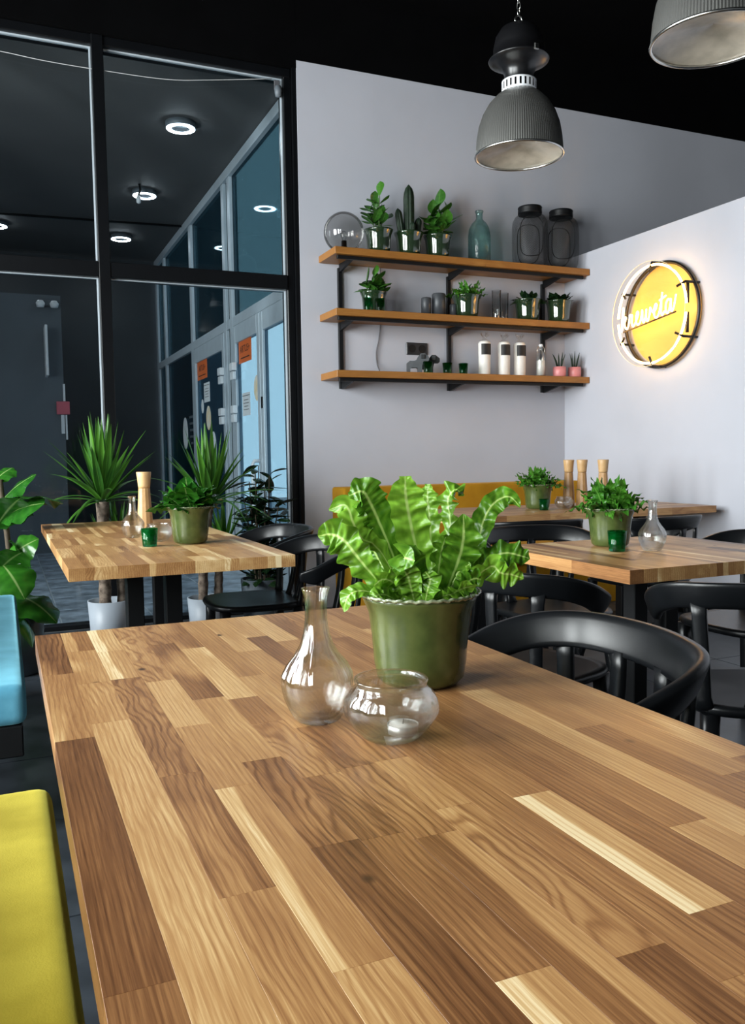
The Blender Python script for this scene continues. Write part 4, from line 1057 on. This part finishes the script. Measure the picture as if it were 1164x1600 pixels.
def candle(px, r, h, label, Y=5.52, py=475):
    t = thing('pillar_candle', label, 'candle', (shx(px, py, Y), Y, SZ[1]), 0, 'grey candles on the middle shelf')
    wx = part('wax', MB().lathe([(.001, .0005), (r, .0005), (r, h-.006), (r*.9, h), (r*.75, h-.004), (.001, h-.006)], 28), M['wax_grey'], t)
    part('wick', MB().tube([(0, 0, h-.006), (.002, 0, h+.008)], .0015, 6), M['ink'], wx)
candle(666, .037, .135, 'smaller grey pillar candle of the pair on the middle shelf')
candle(685.5, .050, .170, 'taller grey pillar candle of the pair on the middle shelf')
candle(708, .026, .10, 'small grey candle half hidden by the shelf upright')
def tumbler(px, tier, r, h, label, mat, Y, cat, group, py):
    t = thing('glass_tumbler', label, cat, (shx(px, py, Y), Y, SZ[tier]), 0, group)
    lathe_glass(t, [(.001, .0005), (r*.78, .0005), (r*.8, .003), (r, h)], [(r*.94, h), (r*.74, .008), (.001, .007)], mat, 28)
tumbler(575, 1, .034, .085, 'left small emerald glass before the middle shelf plant', 'glass_green', 5.412, 'glass', 'small emerald glasses', 475)
tumbler(594, 1, .034, .085, 'right small emerald glass before the middle shelf plant', 'glass_green', 5.412, 'glass', 'small emerald glasses', 475)
tumbler(668.5, 2, .036, .078, 'emerald glass beside the animal figures on the bottom shelf', 'glass_green', 5.42, 'glass', 'small emerald glasses', 575)
tumbler(699, 2, .036, .078, 'emerald glass under the shelf upright on the bottom shelf', 'glass_green', 5.44, 'glass', 'small emerald glasses', 575)
tumbler(724, 2, .036, .078, 'rightmost emerald glass on the bottom shelf', 'glass_green', 5.44, 'glass', 'small emerald glasses', 575)
tumbler(775.5, 1, .036, .215, 'left tall clear tumbler on the middle shelf', 'glass_thin', 5.48, 'glass', 'tall clear tumblers', 475)
tumbler(787.5, 1, .036, .215, 'right tall clear tumbler on the middle shelf', 'glass_thin', 5.56, 'glass', 'tall clear tumblers', 475)

# animal figures
def figure(px, Y, label, mat, mat2, s):
    t = thing('animal_figure', label, 'figurine', (shx(px, 575, Y), Y, SZ[2]), R_(-20), 'blocky animal figures')
    P = [(-.075, 0), (-.052, 0), (-.050, .035), (-.040, .045), (.0, .045), (.008, .035), (.010, 0), (.038, 0), (.040, .060), (.050, .092), (.085, .092), (.092, .10), (.092, .125), (.060, .150), (.030, .150), (.012, .128), (.0, .105), (-.02, .095), (-.055, .095), (-.075, .08)]
    part('body', MB().prism([(u*s, v*s) for u, v in P], 'y', -.03*s, .03*s), M[mat], t)
    for sy in (-1, 1):
        part('ear', MB().cbox(.030*s, .058*s, sy*.0375*s-.007*s, sy*.0375*s+.007*s, .11*s, .142*s, .002), M[mat2], t)
figure(651, 5.50, 'pale grey wooden animal figure, left of the pair', 'figure_grey', 'figure_dark', .95)
figure(668, 5.57, 'dark wooden animal figure, right of the pair', 'figure_dark', 'figure_grey', .95)

# wrapped white rolls
def roll(px, label, h=.255):
    Y = 5.48
    t = thing('wrapped_roll', label, 'wrapped candle', (shx(px, 560, Y), Y, SZ[2]), 0, 'white rolls wrapped in clear film')
    ro = part('roll', MB().lathe([(.001, .0005), (.040, .0005), (.043, .004), (.046, h-.02), (.038, h-.004), (.001, h)], 32), M['wax_white'], t)
    ring = []
    for z in (h-.105, h-.025): ring.append([(.0475*math.cos(a), .0475*math.sin(a), z) for a in [R_(-150+120*k/12) for k in range(13)]])
    part('label', MB().loft(ring, False), M['ink'], ro)
    rings = []
    for (r, z, w) in ((.036, h-.002, 0), (.015, h+.012, .1), (.009, h+.022, .1), (.024, h+.040, .35), (.030, h+.055, .5)):
        rings.append([(r*(1+w*math.sin(5*a+px))*math.cos(a), r*(1+w*math.sin(4*a+1))*math.sin(a), z+w*.02*math.sin(3*a)) for a in [2*PI*k/28 for k in range(28)]])
    part('film_twist', MB().loft(rings, True, False, False), M['acrylic'], t)
roll(757, 'leftmost white film wrapped roll on the bottom shelf')
roll(787.5, 'middle white film wrapped roll on the bottom shelf')
roll(812, 'rightmost white film wrapped roll on the bottom shelf')
t = thing('swing_top_bottle', 'small swing top glass bottle on the bottom shelf', 'bottle', (shx(845, 570, 5.45), 5.45, SZ[2]))
lathe_glass(t, [(.001, .0005), (.034, .0005), (.036, .004), (.036, .145), (.028, .175), (.016, .198), (.015, .215), (.019, .22), (.018, .226)],
            [(.012, .226), (.011, .198), (.022, .172), (.031, .143), (.031, .008), (.001, .006)], 'glass_far')
part('water', MB().lathe([(.001, .009), (.030, .009), (.030, .12), (.001, .121)], 24), M['wax_white'], t)
stp = part('stopper', MB().lathe([(.010, .222), (.015, .2275), (.017, .236), (.013, .244), (.001, .246)], 20), M['white_plastic'], t)
part('wire_clip', MB().tube(catmull([(.017, 0, .232), (.030, 0, .215), (.033, 0, .19), (.022, 0, .18), (-.022, 0, .18), (-.033, 0, .19), (-.030, 0, .215), (-.017, 0, .232)], 4), .0018, 6), M['chrome'], stp)
def pink(px, label):
    Y = 5.45
    t = thing('potted_sansevieria', label, 'potted plant', (shx(px, 580, Y), Y, SZ[2]), random.uniform(0, 6), 'pink pots on the bottom shelf')
    part('pot', MB().lathe([(.001, .0005), (.044, .0005), (.049, .008), (.051, .04), (.049, .078), (.045, .078), (.044, .066), (.001, .066)], 32), M['pink'], t)
    part('soil', MB().lathe([(.001, .0685), (.0435, .067)], 24), M['soil'], t)
    for k in range(6):
        a = k*1.05+random.uniform(-.2, .2); l = random.uniform(.10, .135); le = random.uniform(.005, .05)
        part('spear_leaf', MB().tube([(math.cos(a)*.014, math.sin(a)*.014, .067), (math.cos(a)*(.016+le*.4), math.sin(a)*(.016+le*.4), .067+l*.55), (math.cos(a)*(.016+le), math.sin(a)*(.016+le), .067+l)], [.0065, .0055, .0012], 7), M['cactus'], t)
pink(874, 'left pink pot with spiky leaves on the bottom shelf'); pink(897.5, 'right pink pot with spiky leaves on the bottom shelf')

# ------------------------------------------------------------------ neon sign on the partition
NS = thing('neon_sign', 'round lit neon sign with white lettering on the partition wall', 'neon sign', (0, 0, 0))
def on_sign(px, py, off): p = onx(px, py, S_X-off); return p
NC = Vector((0, 4.570, 2.024)); NR = .328
def circ(r, off, n=72, a0=0, a1=360, c=NC):
    return [(S_X-off, c.y+r*math.cos(R_(a0+(a1-a0)*k/n)), c.z+r*math.sin(R_(a0+(a1-a0)*k/n))) for k in range(n+(0 if a1-a0 == 360 else 1))]
# clear acrylic disc, black coated ring tube, lit tubes
dn = 72
part('glow_disc', MB().prism([(4.565+.332*math.cos(2*PI*k/dn), 2.030+.340*math.sin(2*PI*k/dn)) for k in range(dn)], 'x', S_X-.008, S_X-.0005), M['neon_glow'], NS)  # added disc, coloured like the neon's glow on the wall inside the ring
part('acrylic_disc', MB().prism([(NC.y+.350*math.cos(2*PI*k/dn), NC.z+.350*math.sin(2*PI*k/dn)) for k in range(dn)], 'x', S_X-.162, S_X-.158), M['acrylic'], NS)
part('acrylic_edge', MB().tube(circ(.351, .160, 90), .0022, 6, loop=True), M['paper_yellow'], NS)
part('black_ring_tube', MB().tube(circ(.350, .040, 90), .012, 8, loop=True), M['neon_dark'], NS)
part('neon_tube', MB().tube(circ(NR, .125, 60, 3, 176), .0075, 8), M['neon'], NS)
part('neon_tube', MB().tube(circ(NR, .125, 60, 186, 356), .0075, 8), M['neon'], NS)
for (a, l) in ((90, .06), (212, .05), (152, .05), (-28, .07), (32, .07), (-92, .06)):
    c, s = math.cos(R_(a)), math.sin(R_(a))
    part('standoff', MB().tube([(S_X-.001, NC.y+.352*c, NC.z+.352*s), (S_X-.118, NC.y+.348*c, NC.z+.348*s), (S_X-.145, NC.y+(.345-l)*c, NC.z+(.345-l)*s)], .0085, 8), M['neon_dark'], NS)
part('electrode', MB().tube([(S_X-.09, NC.y-.30, NC.z+.16), (S_X-.09, NC.y-.30, NC.z+.03)], .011, 8), M['neon_dark'], NS)
part('electrode', MB().tube([(S_X-.09, NC.y-.30, NC.z-.03), (S_X-.09, NC.y-.30, NC.z-.16)], .011, 8), M['neon_dark'], NS)
STROKES = [
 [(0, -.1), (.10, .6), (.22, 1.5), (.30, 1.75), (.33, 1.4), (.22, .7), (.10, .1)],
 [(.16, .45), (.45, .95), (.56, .85), (.38, .5), (.50, .12), (.72, .02), (.92, .45), (1.02, 1.0), (1.10, .86), (1.28, .92), (1.24, .35), (1.36, .02), (1.58, .16), (1.86, .56), (1.98, .88), (1.86, 1.02), (1.72, .70), (1.74, .2), (1.96, 0), (2.24, .28), (2.42, 1.0), (2.44, .3), (2.58, .0), (2.80, .5), (2.86, .95), (2.84, .3), (2.98, .0), (3.20, .4), (3.26, .92), (3.38, .78), (3.56, .5), (3.84, .62), (3.98, .9), (3.86, 1.04), (3.70, .72), (3.72, .2), (3.94, .0), (4.22, .3), (4.46, 1.1), (4.58, 1.7), (4.50, 1.2), (4.42, .35), (4.54, .02), (4.78, .25)],
 [(4.25, 1.18), (4.55, 1.24), (4.95, 1.34)],
 [(5.38, .86), (5.20, 1.02), (4.96, .78), (4.92, .25), (5.08, .0), (5.30, .3), (5.46, .98), (5.42, .35), (5.52, .03), (5.74, .3), (5.98, 1.15)],
]
TS = .090; TL = Vector((0, 4.852, 1.948)); TA = R_(7)
for st_ in STROKES:
    pts = []
    for (u, v) in st_:
        u2, v2 = u*TS, v*TS
        uu = u2*math.cos(TA)-v2*math.sin(TA)*.2; vv = u2*math.sin(TA)+v2*math.cos(TA)
        pts.append((S_X-.138, TL.y-uu, TL.z+vv))
    part('neon_letters', MB().tube(catmull(pts, 5), .0055, 6), M['neon'], NS)
part('letter_backing', MB().tube([(S_X-.110, TL.y+.01, TL.z-.005), (S_X-.110, TL.y-.50, TL.z+.062)], .006, 6), M['neon_dark'], NS)

# ------------------------------------------------------------------ pendant lamps
link_me = MB().tube([(.009*math.cos(2*PI*k/14), 0, .017*math.sin(2*PI*k/14)) for k in range(14)], .0026, 6, loop=True).mesh('chain_link')
link_me.materials.append(M['chrome'])
def pendant(x, y, label):
    t = thing('pendant_lamp', label, 'pendant lamp', (x, y, 2.47), 0, 'industrial pendant lamps')
    shade = [(.2, .004), (.1985, .03), (.194, .08), (.184, .135), (.166, .185), (.138, .232), (.105, .267), (.080, .285), (.072, .290)]
    sh = part('shade', MB().lathe(shade, 480, rmod=lambda a, z, r: 1+.007*math.cos(120*a)), M['lamp_shade'], t)
    part('rim', MB().tube([(.2*math.cos(2*PI*k/64), .2*math.sin(2*PI*k/64), .002) for k in range(64)], .006, 8, loop=True), M['chrome'], sh)
    part('lens', MB().lathe([(.198, .008), (.15, .022), (.08, .040), (.001, .055)], 96, rmod=lambda a, z, r: 1+.002*math.cos(48*a)), M['lamp_lens'], t)
    cm = MB(); n = 22
    cm.lathe([(.066, .282), (.078, .284), (.080, .290), (.079, .294)], 48); cm.lathe([(.079, .326), (.079, .334), (.062, .337)], 48)
    for k in range(n):
        a = 2*PI*k/n; b = a+2*PI/n*.58
        cm.loft([[(r*math.cos(a+(b-a)*j/3), r*math.sin(a+(b-a)*j/3), z) for j in range(4)] for r, z in ((.079, .294), (.079, .326))], False)
    part('slotted_collar', cm, M['white_plastic'], t)
    part('neck', MB().lathe([(.064, .292), (.064, .342), (.067, .368), (.080, .392), (.116, .414), (.137, .423), (.139, .429), (.134, .433)], 56, rmod=lambda a, z, r: 1+(.012*math.cos(28*a) if z < .41 else 0)), M['lamp_black'], t)
    part('housing', MB().lathe([(.134, .433), (.118, .435), (.116, .485), (.106, .530), (.082, .566), (.04, .588), (.012, .593), (.001, .594)], 48), M['lamp_black'], t)
    part('clip', MB().cbox(-.012, .012, -.146, -.136, .418, .446, .003), M['chrome'], t)
    part('hook', MB().tube([(-.016, 0, .590), (-.02, 0, .608), (-.012, 0, .624), (0, 0, .630), (.012, 0, .624), (.02, 0, .608), (.016, 0, .590)], .0045, 8), M['chrome'], t)
    z = .642; k = 0
    while z < 1.80:
        link('chain_link', link_me, None, t, mtx=Matrix.Translation((0, 0, z)) @ Matrix.Rotation(R_(90*(k % 2)+25), 4, 'Z')); z += .0295; k += 1
    part('ceiling_rose', MB().lathe([(.001, 1.790), (.05, 1.795), (.055, 1.829), (.001, 1.8295)], 24), M['lamp_black'], t)
pendant(2.252, 3.40, 'whole ribbed glass pendant lamp hanging before the shelf wall')
pendant(2.245, 2.225, 'nearer pendant lamp cut by the top right picture corner')

# thin wire strung along the window head
wp = [ony(x, y, 5.735) for x, y in ((-60, 72), (0, 80), (70, 95), (160, 110), (260, 124), (330, 125), (425, 123))]
tag(part('string_wire', MB().tube(catmull(wp, 6), .0022, 6), M['wire'], None), 'thin pale wire sagging along the top of the window', 'wire')
ws = thing('window_sensor', 'small pale sensor in the top right window corner', 'sensor', (1.845, 5.772, 3.64))
part('bracket', MB().cbox(-.02, .02, -.006, .0, -.02, .05, .003), M['wire_grey'], ws)
part('head', MB().lathe([(.001, -.055), (.02, -.05), (.026, -.01), (.02, .02), (.001, .025)], 20, (0, -.03, -.02)), M['ring_body'], ws)

# ------------------------------------------------------------------ floor plants by the window
SW = [blade(.44, w, dr, 'sword', 0, 5, .35, 12, 4, 0, .05).mesh('leaf') for w, dr in ((.056, .04), (.052, .14), (.044, .32), (.036, .6))]
def planter(t, r, h, mat):
    pl = part('planter', MB().lathe([(.001, .0005), (r*.86, .0005), (r*.88, .006), (r, h), (r*.93, h), (r*.91, h-.05), (.001, h-.05)], 40), M[mat], t)
    part('soil', MB().lathe([(.001, h-.044), (r*.90, h-.048)], 28), M['soil'], pl)
def trunk(t, path, r0, r1):
    pp = catmull(path, 8); rr = [r0+(r1-r0)*i/(len(pp)-1)+.0025*math.sin(i*2.1) for i in range(len(pp))]
    part('trunk', MB().tube(pp, rr, 14), M['bark'], t)
def crown(t, c, n, sc, lean=(0, 0)):
    for k in range(n):
        f = (k+.5)/n; az = k*2.39996+random.uniform(-.25, .25)
        el = R_(87-85*f**1.5+random.uniform(-7, 7))
        me = SW[0] if f < .45 else (SW[1] if f < .7 else (SW[2] if random.random() < .6 else SW[3]))
        place_leaf(t, me, M['yucca'], c+Vector((-math.sin(az)*.022, math.cos(az)*.022, .07*(1-f))), az, el, random.uniform(-.2, .2), sc*random.uniform(.8, 1.08))
random.seed(31)
y1 = ony(166, 945, 5.30)
YU = thing('potted_yucca', 'yucca with thick trunk in pale pot left of the long table', 'potted plant', (y1.x+.02, 5.30, 0.001))
planter(YU, .128, .245, 'grey_pot')
trunk(YU, [(-.025, 0, .19), (-.022, 0, .45), (-.02, 0, .84)], .036, .038); trunk(YU, [(.075, .03, .19), (.075, .03, .5), (.07, .04, .62)], .026, .024)
crown(YU, Vector((-.02, 0, .84)), 50, 1.02); crown(YU, Vector((.07, .04, .60)), 16, .5)
for (dx, az) in ((-.07, .9), (.06, -.9), (-.05, 1.4)):
    place_leaf(YU, SW[0], M['yucca'], (dx*.4, -.02, .60), az*.6, R_(60), 0, .45)
y2 = ony(320, 945, 5.30)
YV = thing('potted_yucca', 'yucca in pale pot between the long table and the dark bush', 'potted plant', (y2.x+.02, 5.30, 0.001))
planter(YV, .128, .215, 'grey_pot')
trunk(YV, [(-.03, 0, .16), (-.02, 0, .45), (.02, 0, .80)], .030, .034); trunk(YV, [(.07, .02, .16), (.08, .02, .35), (.09, .03, .52)], .028, .026)
crown(YV, Vector((.03, 0, .80)), 44, 1.02); crown(YV, Vector((.12, .03, .52)), 18, .62)
random.seed(8)
b1 = ony(412, 815, 5.36)
BU = thing('potted_bush', 'dark leaved bush in the window corner behind the chairs', 'potted plant', (b1.x-.02, 5.36, 0.001))
planter(BU, .14, .30, 'dark_pot')
DL = [blade(.12, .052, dr, 'oval', 0, 5, .2, 8, 4, 0, .1).mesh('leaf') for dr in (.1, .35, .6)]
for k in range(11):
    az = k*2.4; lean = .04+.013*k; h = .78-.035*k
    base = Vector((-math.sin(az)*.04, math.cos(az)*.04, .26)); top = Vector((-math.sin(az)*lean, math.cos(az)*lean*.6, .26+h))
    path = catmull([base, (base+top)/2*1.0+Vector((0, 0, .03)), top], 8)
    part('stem', MB().tube(path, [.007-.004*i/len(path) for i in range(len(path))], 6), M['stem_brown'], BU)
    for j in range(17):
        f = .12+.88*j/16
        q = path[min(len(path)-1, int(f*(len(path)-1)))]
        place_leaf(BU, random.choice(DL), M['dark_leaf'], q, az+j*2.0+random.uniform(-.4, .4), R_(random.uniform(-5, 45)), random.uniform(-.5, .5), random.uniform(1.0, 1.4))
random.seed(4)
f1 = ony(22, 960, 4.72)
FI = thing('potted_fiddle_fig', 'big leaved fig in dark planter at the left picture edge', 'potted plant', (f1.x-.02, 4.72, 0.001))
planter(FI, .17, .36, 'dark_pot')
part('trunk', MB().tube(catmull([(0, 0, .31), (.01, 0, .6), (-.02, 0, 1.0)], 8), .014, 8), M['stem_brown'], FI)
FL = [blade(.30, .20, dr, 'fiddle', .10, 3, .18, 16, 8, ph, .15).mesh('leaf') for dr, ph in ((.3, 0), (.55, 1), (.9, 2))]
org = FI.location
def fig(px, py, d, ex, ey, ed, mi, sc, roll=0):
    """leaf from stalk point to tip point, both photo points at depth d (Y)"""
    a = ony(px, py, d)-org; b = ony(ex, ey, ed)-org
    v = b-a; az = math.atan2(-v.x, v.y); el = math.atan2(v.z, math.hypot(v.x, v.y))
    o = place_leaf(FI, FL[mi], M['ficus'], a, az, el, roll, v.length/.30*sc)
fig(-8, 800, 4.72, 48, 728, 4.62, 0, 1.0, .5)
fig(5, 800, 4.72, 92, 742, 4.60, 1, 1.0, -.3)
fig(0, 815, 4.70, 60, 775, 4.50, 0, 1.05, .6)
fig(-10, 830, 4.70, 30, 770, 4.55, 0, 1.1, -.5)
fig(5, 880, 4.70, 62, 830, 4.60, 0, .9, 1.0)
fig(0, 930, 4.70, 84, 930, 4.50, 1, 1.15, .1)
fig(0, 935, 4.70, 88, 945, 4.55, 2, 1.0, -.4)
fig(-10, 900, 4.70, 40, 850, 4.55, 0, 1.0, -.7)
fig(0, 880, 4.70, 30, 905, 4.45, 1, 1.1, .3)
fig(-15, 760, 4.72, 20, 722, 4.8, 0, 1.0, .3)
fig(10, 850, 4.75, 58, 858, 4.6, 1, .9, -.9)
